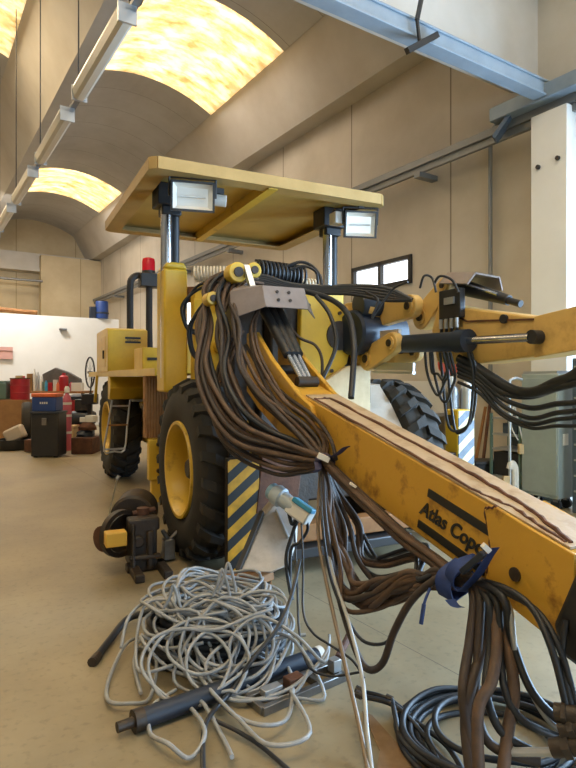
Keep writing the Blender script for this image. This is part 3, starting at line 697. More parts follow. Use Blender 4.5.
# springs of the hose guards
def helix(c0_, c1_, r, turns, wr, n=14):
    c0_, c1_ = V(c0_), V(c1_); x_, y_, z_ = frame(c1_-c0_, (0, 0, 1)); L = (c1_-c0_).length; out = []
    for i in range(int(turns*n)+1):
        a = 2*PI*i/n; out.append(c0_+z_*(L*i/(turns*n))+(x_*math.cos(a)+y_*math.sin(a))*r)
    return MB().tube(out, wr, n=6, sub=1)
pt(helix((1.56, 5.02, 2.43), (1.82, 4.9, 2.43), .065, 10, .011), 'spring_guard', mat('pale_spring_coil', '#cfc4ae', 0.5))
pt(helix((2.42, 4.8, 2.37), (2.66, 4.75, 2.36), .06, 8, .009), 'spring_guard', mat('pale_spring_coil', '#cfc4ae'))
for k_ in range(4):
    pt(helix((1.98+.01*k_, 4.55+.10*k_, 2.42+.02*(k_ % 2)), (2.42, 4.55+.08*k_, 2.40+.02*(k_ % 2)), .085, 12-k_, .012), 'hose_guard', M['hose3'])
pt(MB().tube([P(283, 268, 5), P(300, 262, 5), P(312, 266, 5), P(320, 276, 4.95), P(322, 288, 4.9)], .014).tube([P(290, 270, 4.9), P(304, 266, 4.9), P(316, 272, 4.9), P(318, 284, 4.9)], .012), 'looped_hose', M['hose3'])
# ---- right boom
XR0, XR1 = 2.95, 3.20
prof = [(3.42, 1.62), (3.26, 1.60), (3.0, 1.60), (2.48, 1.635), (1.1, 1.80), (1.1, 2.03), (2.48, 1.87), (3.23, 2.02), (3.40, 2.06), (3.48, 1.86)]
rb = pt(MB().plate([(XR0, y, z) for y, z in prof], (XR1-XR0, 0, 0)), 'boom', M['boom2'], bevel=.012)
rb['label'] = 'right-hand boom, paler and raised level'
MB().bar((XR0-.004, 3.10, 1.90), (XR0-.004, 2.50, 1.86), .008, .012).bar((XR0-.004, 3.10, 1.90), (XR0-.004, 3.3, 1.99), .008, .012).build('weld_seam', M['rust'], rb)
MB().plate([(XR0-.012, 2.52, 1.625), (XR0-.012, 1.1, 1.79), (XR0-.012, 1.1, 2.035), (XR0-.012, 2.52, 1.878)], (.012, 0, 0)).build('boom_sleeve', M['boom2'], rb, bevel=.004)
for (y_, z_, r_) in ((2.76, 1.885, .03), (2.48, 1.748, .043)):
    MB().cyl((XR0-.085 if r_ > .04 else XR0-.02, y_, z_), (XR0+.05, y_, z_), r_, n=20).build('pin', M['black'], rb)
# side cylinder
sc = pt(MB().cyl((2.85, 3.78, 1.77), (2.87, 3.02, 1.755), .070, n=22).cyl((2.87, 3.12, 1.757), (2.87, 3.0, 1.755), .080, n=22).cyl((2.85, 3.79, 1.77), (2.85, 3.73, 1.769), .077, n=22), 'boom_cylinder', M['blue_black'])
MB().cyl((2.87, 3.0, 1.755), (2.88, 2.50, 1.747), .028, n=16).build('piston_rod', M['chrome'], sc)
# knuckle links at the foot of the right boom
def lug(x, y0, z0, y1, z1, r0, r1, t, m, bores=True):
    d = V((0, y1-y0, z1-z0)); L = d.length; u = d.normalized(); w = V((0, -u.z, u.y)); out = []
    for k_ in range(9):
        a = PI/2+PI*k_/8; out.append(V((x, y0, z0))+(u*math.cos(a)+w*math.sin(a))*r0)
    for k_ in range(9):
        a = -PI/2+PI*k_/8; out.append(V((x, y1, z1))+(u*math.cos(a)+w*math.sin(a))*r1)
    o = pt(MB().plate(out, (t, 0, 0)), 'knuckle_link', m, bevel=.008)
    if bores:
        for (yy, zz, rr) in ((y0, z0, r0), (y1, z1, r1)):
            MB().cyl((x-.012, yy, zz), (x+.01, yy, zz), rr*.62, n=18).build('bush', M['boom2'], o)
            MB().cyl((x-.022, yy, zz), (x+.01, yy, zz), rr*.34, n=14).build('pin', M['oily'], o)
    return o
lug(2.74, 4.05, 1.66, 3.72, 1.775, .10, .085, .07, M['boom2'])
lug(2.92, 4.0, 1.68, 3.66, 1.70, .085, .07, .05, M['boom2'])
lug(2.84, 4.15, 2.02, 3.62, 2.06, .10, .09, .08, M['boom2'])
lug(2.96, 3.62, 1.98, 3.36, 2.19, .10, .065, .10, M['boom2'])
lug(2.70, 4.30, 2.08, 4.0, 2.08, .075, .06, .06, M['boom2'])
pt(MB().bb(2.74, 3.05, 4.0, 4.4, 1.6, 2.12), 'knuckle_block', M['boom2'], bevel=.03)
pt(MB().bar((2.80, 3.92, 1.83), (2.82, 3.70, 1.83), .03, .11), 'link_plate', M['fender'])
pt(MB().bar((2.78, 4.0, 1.60), (2.84, 3.55, 1.585), .02, .06).bar((2.78, 4.0, 1.55), (2.84, 3.55, 1.54), .03, .02), 'toothed_rack', M['alu'])
# small cylinder with grey cover on top of the right boom
tc_ = pt(MB().cyl((3.05, 3.26, 2.17), (3.05, 2.82, 2.02), .060, .035, n=18).cyl((3.05, 2.86, 2.03), (3.05, 2.72, 1.985), .024, n=12), 'boom_cylinder', M['black'])
MB().cyl((2.99, 3.2, 2.19), (2.99, 2.86, 2.06), .012, n=8).build('piston_rod', M['chrome'], tc_)
gc2 = MB()
q = [V((2.90, 3.34, 2.20)), V((2.90, 3.05, 2.155)), V((2.96, 3.03, 2.235)), V((2.96, 3.31, 2.28))]
gc2.plate(q, (.01, 0, -.006)); gc2.plate([q[3], q[2], V((3.16, 3.0, 2.215)), V((3.16, 3.28, 2.27))], (0, 0, -.012))
gc2.plate([V((3.16, 3.0, 2.215)), V((3.16, 3.28, 2.27)), V((3.19, 3.28, 2.16)), V((3.19, 3.0, 2.12))], (-.01, 0, -.004))
pt(gc2, 'cylinder_cover', M['grey'])
vb = MB().bb(2.90, 2.95, 3.12, 3.34, 1.93, 2.14)
vbo = pt(vb, 'valve_block', M['black'], bevel=.006)
MB().bb(2.885, 2.90, 3.17, 3.27, 2.03, 2.08).build('valve_plate', M['alu'], vbo)
for k_ in range(4):
    y_ = 3.15+.055*k_
    MB().cyl((2.91, y_, 1.95), (2.915, y_+.02, 1.76), .011, n=8).build('valve_pipe', M['black'], vbo)
    MB().cyl((2.90, y_, 1.93), (2.905, y_+.005, 1.86), .015, n=8).build('pipe_fitting', M['alu'], vbo)
# far side machinery silhouette: rear hood on the right
pt(MB().bb(2.45, 3.8, 8.3, 10.2, 1.585, 2.0), 'engine_hood', M['yellow2'], bevel=.03)
# ================================================================= hoses of the machine
rnd = random.Random(11)
def hose(pts, r, m, parent=None, name='hydraulic_hose', n=8, sub=6, floor=True):
    pts = [V(p) for p in pts]
    if floor:
        for p in pts: p.z = max(p.z, r*1.02)
    o = MB().tube(pts, r, n=n, sub=sub).build(name, m, parent if parent is not None else rig, ang=80)
    return o
def bundle(path, n, r, mats, spread, ends=None, jit=.35, phase=0.0):
    # path: world points; spread per point; hoses keep their place in the bundle with a slow wander
    path = [V(p) for p in path]; k = len(path)
    if isinstance(spread, (int, float)): spread = [spread]*k
    for i in range(n):
        a = phase+2*PI*i*0.382; rad = math.sqrt((i+.5)/n)
        pts = []
        w0 = rnd.uniform(0, 6)
        for j, p in enumerate(path):
            t = (path[min(j+1, k-1)]-path[max(j-1, 0)]).normalized(); x_, y_, _ = frame(t, (0, 0, 1) if abs(t.z) < .8 else (1, 0, 0))
            aa = a+jit*math.sin(j*1.1+w0)
            pts.append(p+(x_*math.cos(aa)+y_*math.sin(aa))*rad*spread[j])
        rr = r*rnd.uniform(.85, 1.12)
        hose(pts, rr, mats[i % len(mats)])
BR = [M['hose'], M['hose2'], M['hose'], M['hose2'], M['hose'], M['hose3']]
# big curtain of hoses on the left of the boom: over the top, down and back to the first tie
TIE1 = PX(325, 461, 1.66)
def q(l): return [P(*a) for a in l]
bundle(q([(252, 278, 4.75), (228, 277, 4.62), (210, 292, 4.5), (203, 325, 4.3), (205, 370, 4.05), (218, 408, 3.85), (243, 436, 3.65), (283, 449, 3.5)])+[TIE1], 9, .016, BR, [.05, .05, .055, .065, .07, .075, .08, .06, .028])
bundle(q([(262, 280, 4.7), (236, 280, 4.5), (222, 300, 4.3), (221, 335, 4.15), (229, 375, 3.95), (244, 410, 3.78), (268, 434, 3.6), (296, 448, 3.48)])+[TIE1], 6, .017, BR, [.05, .05, .06, .06, .06, .06, .055, .045, .025], phase=1.2)
bundle(q([(262, 286, 4.5), (244, 284, 4.4), (235, 300, 4.25), (237, 330, 4.1), (243, 365, 3.95), (258, 392, 3.8), (280, 412, 3.6), (305, 436, 3.46)])+[TIE1], 4, .015, BR, [.03, .03, .04, .04, .05, .05, .05, .04, .025], phase=.4)
bundle(q([(225, 290, 4.35), (206, 303, 4.4), (190, 325, 4.5), (192, 352, 4.5), (204, 362, 4.5)]), 2, .014, [M['hose3']], .02)
bundle(q([(225, 284, 4.5), (200, 286, 4.6), (184, 305, 4.65), (186, 325, 4.7), (194, 332, 4.8)]), 2, .013, [M['hose3']], .025)
# hoses running in from under the boom fork to the tie
bundle([P(262, 304, 4.35), P(252, 325, 4.25), P(255, 352, 4.07), P(268, 380, 3.86), P(284, 404, 3.62), P(305, 420, 3.5), P(322, 440, 3.40), TIE1+V((.0, .02, .02))], 3, .013, BR, [.02, .03, .03, .04, .045, .04, .03, .02])
hose([PX(246, 345, 1.66), PX(262, 372, 1.66), PX(285, 395, 1.67), PX(312, 415, 1.68), PX(330, 438, 1.68), PX(336, 460, 1.67)], .012, M['hose2'])
bundle(q([(240, 330, 4.2), (222, 370, 4.1), (214, 410, 3.95), (232, 444, 3.75), (275, 466, 3.5), (303, 468, 3.4)])+[TIE1+V((0, 0, -.02))], 4, .014, BR, [.03, .04, .05, .06, .05, .03, .02], phase=2)
# from the first tie along the bottom of the boom to the blue strap
TIE2 = PX(457, 578, 1.655)
bundle([TIE1, PX(345, 482, 1.66), PX(372, 508, 1.66), PX(405, 538, 1.66), PX(435, 560, 1.655), TIE2], 4, .017, [M['hose'], M['hose'], M['hose2']], [.02, .026, .032, .032, .028, .028], jit=.1)
# loops hanging down from the first tie and rising to the blue strap
for i in range(12):
    t = i/11
    drop = 602-40*t+rnd.uniform(-10, 10); xm = 350+44*t+rnd.uniform(-9, 9)
    d0 = 3.25+.12*rnd.uniform(-1, 1)
    pts = [TIE1+V((-.01+.02*rnd.random(), .01, -.02)), P(326+14*t+rnd.uniform(-2, 2), 492, 3.28+.1*t), P(330+30*t+rnd.uniform(-6, 6), 530-6*t, 3.15+.15*t+rnd.uniform(-.06, .06)), P(338+36*t+rnd.uniform(-8, 8), 566-10*t, 3.02+.18*t+rnd.uniform(-.08, .08)), P(xm, drop, 2.85+.12*t+rnd.uniform(-.08, .08)),
           P(xm+32, drop+1-10*t, 2.7), P(418, 592-14*t+rnd.uniform(-5, 5), 2.52+.06*rnd.uniform(-1, 1)), P(440, 583-10*t+rnd.uniform(-4, 4), 2.42), TIE2+V((rnd.uniform(-.03, .02), rnd.uniform(-.02, .02), rnd.uniform(-.03, .03)))]
    hose(pts, rnd.choice((.010, .012, .014, .016)), rnd.choice((M['hose'], M['hose'], M['hose2'], M['hose3'])))
for k_ in range(6):
    o_ = rnd.uniform(-5, 5)
    hose([TIE1+V((-.02, .02, -.03)), P(326+3*k_, 520, 3.2+.02*k_), P(330+2*k_, 566+3*k_, 3.05), P(345+5*k_, 598+2*k_-6*(k_ % 2), 2.88), P(376, 592+3*k_-14*(k_ % 2)+o_*.4, 2.68), P(408, 584-2*k_+o_, 2.52), P(436, 570+3*k_, 2.42), TIE2+V((rnd.uniform(-.03, .0), 0, rnd.uniform(-.04, .04)))], .0165, M['hose'] if k_ % 3 else M['hose2'])
# a thick dark loop swinging low and back up
hose([TIE1+V((-.02, 0, -.02)), P(325, 520, 3.1), P(336, 585, 2.95), P(352, 640, 2.75), P(366, 668, 2.6), P(382, 664, 2.5), P(394, 632, 2.45), P(412, 600, 2.42), P(438, 578, 2.38), TIE2+V((-.02, 0, .0))], .016, M['hose2'])
hose([TIE1+V((-.02, .02, -.03)), P(322, 520, 3.0), P(330, 575, 2.9), P(344, 612, 2.8), P(362, 640, 2.7), P(385, 643, 2.6), P(398, 625, 2.5)], .008, M['hose3'])
# from the blue strap down to the floor
drops = [((480, 596, 2.22), (484, 640, 2.15), (470, 690, 2.05), (466, 730, 2.0), (474, 790, 1.9), .021, 'hose2'),
         ((486, 590, 2.2), (497, 632, 2.1), (492, 680, 2.0), (478, 712, 1.95), (480, 800, 1.85), .021, 'hose'),
         ((492, 592, 2.18), (506, 640, 2.1), (514, 690, 2.0), (508, 730, 1.95), (500, 800, 1.85), .021, 'hose'),
         ((474, 600, 2.22), (470, 640, 2.15), (463, 690, 2.05), (470, 740, 1.98), (486, 800, 1.88), .019, 'hose2'),
         ((488, 600, 2.16), (490, 645, 2.1), (486, 690, 2.02), (500, 730, 1.95), (530, 750, 1.92), .015, 'hose3'),
         ((496, 600, 2.14), (500, 650, 2.08), (505, 690, 2.0), (522, 720, 1.95), (560, 738, 1.95), .014, 'hose3'),
         ((480, 598, 2.2), (478, 650, 2.12), (476, 700, 2.04), (490, 744, 1.95), (540, 762, 1.9), .017, 'hose2'),
         ((502, 596, 2.1), (512, 640, 2.08), (530, 688, 2.0), (556, 718, 1.95), (590, 740, 1.9), .015, 'hose3'),
         ((506, 600, 2.1), (516, 655, 2.06), (538, 704, 2.0), (560, 730, 1.95), (600, 748, 1.9), .011, 'alu')]
for a, b, c_, d_, e_, r_, m_ in drops:
    hose([TIE2+V((rnd.uniform(-.02, .02), rnd.uniform(-.02, .02), rnd.uniform(-.02, .02))), P(468, 580, 2.30)+V((0, 0, rnd.uniform(-.01, .02)))]+q([a, b, c_, d_, e_]), r_, M[m_])
for (o_, r_) in ((0, .012), (1, .011)):
    hose(q([(478, 580, 2.25), (505, 588+o_*4, 2.1), (532+6*o_, 608+o_*4, 2.0), (552+8*o_, 650, 1.9), (566+10*o_, 705, 1.85), (574+10*o_, 745, 1.82)]), r_, M['hose3'])
hose(q([(566, 620, 1.93), (562, 660, 1.9), (570, 700, 1.85), (580, 750, 1.8)]), .011, M['hose3'])
# dark knot of couplings at the right edge
kn_ = MB()
for (a, b) in (((555, 712, 1.86), (580, 716, 1.82)), ((560, 730, 1.84), (590, 726, 1.8)), ((552, 748, 1.84), (592, 744, 1.78))):
    kn_.cyl(P(*a), P(*b), .03, n=12).cyl(P(*a).lerp(P(*b), .3), P(*a).lerp(P(*b), .5), .038, n=6)
pt(kn_, 'hose_coupling', M['oily'])
# hose manifold bar crossing low at the lower right
pt(MB().cyl(P(510, 752, 1.92), P(562, 752, 1.84), .014, n=10), 'steel_pipe', M['alu'])
# straps
def band(c, t, rx, ry, w, m, name='tie_strap', tails=()):
    t = V(t).normalized(); x_, y_, _ = frame(t, (0, 0, 1)); mb = MB(); n = 28; vs = []
    c = V(c)
    for i in range(n):
        a = 2*PI*i/n; d_ = x_*math.cos(a)*rx+y_*math.sin(a)*ry; wob = .12*w*math.sin(3*a+1)
        for rr in (1.0, 1.06):
            for s_ in (-.5, .5): vs.append(c+d_*rr+t*(s_*w+wob))
    fs = []
    for i in range(n):
        j = (i+1) % n
        for k_, l_ in ((0, 1), (1, 3), (3, 2), (2, 0)): fs.append((i*4+k_, j*4+k_, j*4+l_, i*4+l_))
    mb.add(vs, fs)
    for tail in tails:
        p_ = smooth([V(z_) for z_ in tail], 5); vv = []; ff = []
        for i, z_ in enumerate(p_):
            ww = .02*(1-.3*i/len(p_)); vv += [z_+RT*ww+V((0, 0, ww*.2)), z_-RT*ww, z_-RT*ww+FW*.004, z_+RT*ww+FW*.004]
        for i in range(len(p_)-1):
            for k_ in range(4): ff.append((i*4+k_, i*4+(k_+1) % 4, i*4+4+(k_+1) % 4, i*4+4+k_))
        ff += [(0, 1, 2, 3), tuple(len(p_)*4-4+k_ for k_ in range(4))]
        mb.add(vv, ff)
    return pt(mb, name, m, ang=60)
s_ = band(P(455, 580, 2.35), (P(485, 600, 2.25)-P(430, 570, 2.42)), .075, .085, .07, M['strap'], tails=[[P(462, 592, 2.26), P(478, 575, 2.2), P(490, 556, 2.15), P(496, 548, 2.12)], [P(450, 600, 2.27), P(455, 606, 2.25), P(461, 608, 2.24)]])
s_['label'] = 'blue fabric strap around the hoses near the boom end'
band(P(465, 572, 2.3), (P(490, 600, 2.2)-P(455, 560, 2.36)), .07, .075, .05, M['strap'])
pt(MB().tube([P(430, 588, 2.36), P(424, 604, 2.34), P(421, 622, 2.33)], .006, n=6).tube([P(424, 604, 2.34), P(421, 624, 2.33)], .009, n=6, sub=2), 'strap_tail', M['strap'])
pt(MB().bar(P(462, 572, 2.2), P(484, 553, 2.12), .024, .024), 'hose_end', M['navy'], bevel=.004)
pt(MB().bar(P(483, 545, 2.10), P(489, 551, 2.10), .026, .02), 'silver_fitting', M['white'])
s_ = band(TIE1+V((0, 0, -.005)), V((0, -1, -.3)), .045, .05, .05, M['strap2'], tails=[[TIE1+V((-.05, 0, .0)), P(336, 455, 3.2), P(345, 448, 3.18), P(351, 446, 3.18)], [TIE1+V((-.05, 0, .0)), P(318, 470, 3.22), P(312, 473, 3.25)]])
s_['label'] = 'purple-grey strap tying the hose curtain to the boom'
pt(MB().bar(P(318, 455, 3.24), P(329, 460, 3.24), .04, .03), 'paper_tag', M['tag'])
pt(MB().bar(P(350, 483, 3.0), P(356, 487, 3.0), .03, .012), 'paper_tag', M['tag'])
# black hoses across the top and the thick one dropping in front of the frame
for k_ in range(5):
    hose(q([(238+4*k_, 281-k_, 4.6), (262, 276+2*k_, 4.62), (290, 284+1.5*k_, 4.65), (325, 287+1.5*k_, 4.65), (352, 286+2*k_, 4.6), (385, 288+3*k_, 4.5), (412, 300, 4.4)]), .017, M['hose3'])
hose(q([(300, 290, 4.55), (330, 299, 4.4), (348, 315, 4.2), (354, 345, 4.0), (353, 372, 3.9), (351, 398, 3.8)]), .022, M['hose3'])
hose(q([(316, 296, 4.4), (330, 315, 4.3), (336, 345, 4.2), (322, 380, 4.1)]), .016, M['hose3'])
hose(q([(288, 325, 4.3), (300, 338, 4.2), (315, 345, 4.2), (322, 360, 4.15), (321, 388, 4.1)]), .011, M['hose2'])
hose(q([(366, 292, 4.3), (378, 300, 4.2), (372, 318, 4.2), (392, 290, 4.2), (408, 282, 4.1)]), .009, M['hose3'])
hose(q([(420, 288, 4.0), (424, 276, 3.95), (432, 278, 3.95), (436, 292, 3.9)]), .008, M['hose3'])
hose(q([(434, 284, 3.95), (440, 276, 3.9), (452, 280, 3.88), (458, 292, 3.85)]), .009, M['hose3'])
# looped thin hoses under the right boom
for (a, b, c_, dz) in ((425, 445, 395, 0), (432, 452, 402, 1), (446, 470, 432, 2), (440, 473, 430, 3), (430, 449, 380, 1)):
    hose(q([(a, 352, 4.2), (a+2, 372, 4.2), (a+8, c_-6, 4.15), ((a+b)/2+4, c_, 4.1), (b, c_-14, 4.05), (b+3, 375, 4.0), (b-2, 352, 3.95)]), .010, M['hose3'])
# heavy hoses leaving the right boom to the right
for (y0, y1, y2, y3, r_) in ((366, 385, 392, 372, .030), (372, 392, 396, 380, .024), (376, 398, 408, 400, .018), (380, 405, 418, 408, .016), (384, 412, 424, 415, .014), (390, 415, 428, 424, .012)):
    hose([P(458, y0-8, 4.1), P(478, y0+2, 4.0), P(502, y1, 3.9), P(530, y2, 3.75), P(556, (y2+y3)/2, 3.5), P(585, y3, 3.3), P(620, y3-22, 3.1)], r_, M['hose3'])
hose(q([(470, 362, 4.05), (490, 376, 3.95), (520, 392, 3.8), (550, 388, 3.55), (585, 368, 3.3)]), .034, M['hose3'])
# loose tubes hanging from the first tie to the floor
hose([TIE1+V((-.03, 0, -.05)), P(318, 530, 3.15), P(326, 580, 2.95), P(344, 660, 2.6), P(358, 720, 2.38), P(368, 770, 2.2), P(374, 800, 2.06)], .010, mat('tan_tube', '#7c6a55', 0.4), name='hanging_tube')
hose([TIE1+V((-.02, 0, -.05)), P(330, 560, 3.0), P(348, 620, 2.75), P(362, 676, 2.5), P(367, 730, 2.32), P(372, 772, 2.2), P(373, 810, 2.05)], .009, mat('pale_tube', '#a9a9a6', 0.35), name='hanging_tube')
# thin black leads in front of the machine
hose(q([(300, 500, 3.5), (303, 560, 3.2), (303, 610, 3.05), (312, 632, 2.95), (330, 645, 2.85), (352, 660, 2.75), (364, 678, 2.65)]), .006, M['hose3'])
hose(q([(294, 520, 3.6), (297, 580, 3.2), (299, 630, 2.95), (308, 665, 2.78), (330, 676, 2.7), (360, 672, 2.65)]), .006, M['hose3'])
# ================================================================= things on the floor near the machine
rnd = random.Random(5)
# ---- tangled grey cable
def G(px, py): return PZ(px, py, 0)
CC = P(214, 0, 3.05); CC.z = 0
def loops(n, c, rx, ry, zlo, zhi, r, jitter, dirn=1, k=9):
    pts = []
    ph = rnd.uniform(0, 6)
    for i in range(n):
        ax, ay = rx*rnd.uniform(.6, 1.08), ry*rnd.uniform(.55, 1.1)
        ox, oy = rnd.uniform(-jitter, jitter), rnd.uniform(-jitter, jitter); z0 = rnd.uniform(zlo, zhi); tilt = rnd.uniform(-.12, .12); tw = rnd.uniform(-.8, .8)
        for j in range(k):
            a = ph+dirn*2*PI*(j/k)
            x_, y_ = ax*math.cos(a), ay*math.sin(a)
            xr, yr = x_*math.cos(tw)-y_*math.sin(tw), x_*math.sin(tw)+y_*math.cos(tw)
            z_ = max(r, z0-.05*x_+tilt*x_*1.5+rnd.uniform(-.035, .035)-.42*max(0, math.hypot(x_/rx, y_/ry)-.62))
            pts.append(c+RT*(ox+xr)+FW*(oy+yr)+V((0, 0, z_)))
        ph += rnd.uniform(-.5, .5)
    return pts
hp = MB()
CR = .0088
for i in range(6): hp.tube(loops(6, CC+FW*.14, .37, .25, .22, .43, CR, .08, rnd.choice((-1, 1))), CR, n=6, sub=4)
# loops sliding down the front and sides of the heap, each leaning its own way
for i in range(6):
    pts = []
    u0 = rnd.uniform(-.30, .30); f0 = rnd.uniform(-.30, -.06); z0 = rnd.uniform(.12, .24)
    for j in range(3):
        u0 = max(-.34, min(.34, u0+rnd.uniform(-.16, .16))); f0 += rnd.uniform(-.04, .04); ra = rnd.uniform(.12, .30); rb = rnd.uniform(.12, .26); rot = rnd.uniform(-.6, .6); dr = rnd.choice((-1, 1)); lean = rnd.uniform(.5, 1.1)
        for k_ in range(8):
            an = dr*2*PI*k_/8+i; ca, sa = math.cos(an)*ra, math.sin(an)*rb
            cx2, cz2 = ca*math.cos(rot)-sa*math.sin(rot), ca*math.sin(rot)+sa*math.cos(rot)
            p = CC+RT*(u0+cx2)+FW*(f0+cz2*math.cos(lean)+rnd.uniform(-.02, .02)); p.z = max(CR+.03*rnd.random(), z0+cz2*math.sin(lean)+rnd.uniform(-.015, .015)); pts.append(p)
    hp.tube(pts, CR, n=6, sub=5)
# hairpins standing up on top
for (px, py, h_) in ((173, 590, .05), (222, 578, .07), (228, 574, .08)):
    b_ = P(px, py+18, 3.0)
    hp.tube([b_-RT*.05, b_-RT*.02+V((0, 0, h_)), b_+V((0, 0, h_+.07)), b_+RT*.025+V((0, 0, h_)), b_+RT*.04], CR, n=6, sub=5)
tag(hp.build('cable_heap', M['cable'], ang=80), 'big heap of tangled grey electric cable on the floor in front of the boom', 'cable')
# loose loops on the floor around it
lp = [[(150, 640), (128, 650), (110, 680), (108, 706), (130, 712), (150, 700), (156, 668), (140, 650), (134, 670), (141, 700)],
      [(176, 700), (152, 716), (150, 740), (168, 758), (190, 764), (205, 745), (190, 715), (176, 706), (200, 712), (222, 742), (232, 772)],
      [(200, 690), (230, 720), (262, 742), (288, 726), (292, 690), (280, 665)],
      [(185, 660), (205, 700), (240, 735), (270, 760), (310, 752), (290, 700)]]
for i, l_ in enumerate(lp):
    z_ = .011+.012*i
    o = MB().tube([G(a, b)+V((0, 0, z_+.035*math.sin(k_*1.3+i)**2)) for k_, (a, b) in enumerate(l_)], .0095, n=7, sub=6).build('loose_cable', M['cable'], ang=80)
    tag(o, ['grey cable loop lying loose on the floor left of the cable heap', 'grey cable end curling nearest the bottom edge under the heap', 'grey cable loop crossing the floor right of the heap, over the dark pipe',
            'grey cable running from the heap toward the bottom centre'][i], 'cable', 'loose grey cable loops')
# dark cables over and under the heap
o = MB().tube([P(300, 560, 3.2), P(290, 600, 3.0), P(276, 630, 2.85), P(252, 660, 2.75), P(232, 690, 2.68), G(206, 735)+V((0, 0, .05)), G(203, 780)+V((0, 0, .02))], .011, n=7).build('black_lead', M['cable_d'], ang=80)
tag(o, 'black cable draped diagonally down across the grey cable heap', 'cable')
o = MB().tube([G(216, 728)+V((0, 0, .03)), G(240, 740)+V((0, 0, .03)), G(262, 752)+V((0, 0, .02)), G(290, 775)+V((0, 0, .015))], .009, n=7).build('black_lead', M['cable_d'], ang=80)
tag(o, 'short black cable on the floor at the bottom edge below the heap', 'cable')
o = MB()
o.tube([G(97, 661)+V((0, 0, .022)), G(110, 645)+V((0, 0, .03)), G(128, 627)+V((0, 0, .05)), G(150, 625)+V((0, 0, .08)), G(185, 620)+V((0, 0, .12))], .021, n=9)
o = o.build('black_hose', M['hose3'], ang=80)
tag(o, 'thick black hose end poking out left from under the cable heap', 'hose')
MB().cyl(G(92, 667)+V((0, 0, .022)), G(98, 660)+V((0, 0, .022)), .026, n=10).build('hose_coupling', M['oily'], o)
# black hose coil under the heap that carries it
hc = MB()
for i in range(5):
    for rr in (.36, .29):
        hc.tube([CC+FW*.12+RT*(rr*math.cos(2*PI*k_/14+i))+FW*(rr*.72*math.sin(2*PI*k_/14+i))+V((0, 0, .025+.042*i+.006*math.sin(k_*2+i))) for k_ in range(14)], .022, n=7, sub=4, closed=True)
tag(hc.build('hose_coil', M['hose3'], ang=80), 'coil of thick black hose lying under the grey cable heap', 'hose')
# dark pipe and the light steel frame lying beside it
pa, pb = G(140, 730)+V((0, 0, .045)), G(318, 664)+V((0, 0, .045))
dp_ = thing('dark_pipe', 'long dark blue-grey pipe lying on the floor through the cable heap', 'pipe', (pa.x, pa.y, 0))
MB().cyl(pa, pb, .043, n=20).build('tube', M['navy'], dp_)
dd = (pb-pa).normalized()
MB().cyl(pa-dd*.03, pa+dd*.015, .048, n=20).cyl(pa-dd*.10, pa-dd*.03, .022, n=12).build('end_fitting', M['oily'], dp_)
MB().cyl(pb-dd*.012, pb+dd*.02, .045, n=20).build('end_cap', M['white'], dp_)
fa, fb_ = G(262, 716), G(345, 680)
u_ = (fb_-fa).normalized(); w_ = V((-u_.y, u_.x, 0))
fr = thing('steel_bracket_frame', 'scuffed light steel bracket frame lying on the floor beside the dark pipe', 'bracket', fa.lerp(fb_, .5))
ff = MB().bar(fa+V((0, 0, .02)), fb_+V((0, 0, .02)), .03, .04).bar(fa+w_*.12+V((0, 0, .02)), fb_+w_*.12+V((0, 0, .02)), .03, .04)
for t in (.02, .35, .7, .98): ff.bar(fa.lerp(fb_, t)+V((0, 0, .02)), fa.lerp(fb_, t)+w_*.12+V((0, 0, .02)), .03, .036)
ff.build('frame', M['steel'], fr, bevel=.003)
rb_ = MB().box(fa.lerp(fb_, .45)+w_*.06+V((0, 0, .06)), (.09, .06, .05), (u_, w_, V((0, 0, 1)))).build('rusty_block', M['rust'], fr, bevel=.006)
MB().box(fa.lerp(fb_, .2)+w_*.07+V((0, 0, .055)), (.10, .05, .03), (u_, w_, V((0, 0, 1)))).build('bright_plate', M['alu'], fr, bevel=.003)
MB().box(fa.lerp(fb_, .95)+w_*.05+V((0, 0, .065)), (.05, .05, .06), (u_, w_, V((0, 0, 1)))).build('bright_plate', M['alu'], fr, bevel=.003)
o = MB().cyl(G(338, 668)+V((0, 0, .05)), G(352, 640)+V((0, 0, .06)), .02, n=10).build('rusty_fitting', M['rust'])
tag(o, 'small rusty fitting on the floor at the right end of the dark pipe', 'fitting')
# ---- rusty gearbox-like unit by the front wheel
gu = thing('rusty_gear_unit', 'rusty dark gear unit with a yellow block lying beside the front wheel', 'machine part', G(140, 556))
ga = G(125, 530)
def gp(px, py, d): return P(px, py, d)
ax_ = (G(120, 525)-G(155, 575)).normalized(); sx_ = V((-ax_.y, ax_.x, 0)); up_ = V((0, 0, 1))   # from the near end to the far end
o0 = G(142, 568)
sx_ = -sx_ if sx_.dot(RT) < 0 else sx_
c1 = G(124, 545)
MB().lathe([(0, 0), (.16, 0), (.18, .02), (.18, .34), (.15, .40), (0, .42)], P(127, 512, 5.0), ax_*.9+sx_*.3, n=28).build('drum', M['oily'], gu, ang=40)
MB().lathe([(.15, 0), (.185, 0), (.185, .05), (.15, .05)], P(118, 527, 4.78), ax_*.85-sx_*.5, n=32, close=True).build('flange_ring', M['oily'], gu, ang=40)
MB().lathe([(0, 0), (.15, 0), (.15, .03), (0, .03)], P(119, 527, 4.84), ax_*.85-sx_*.5, n=32).build('flange', M['oily'], gu, ang=40)
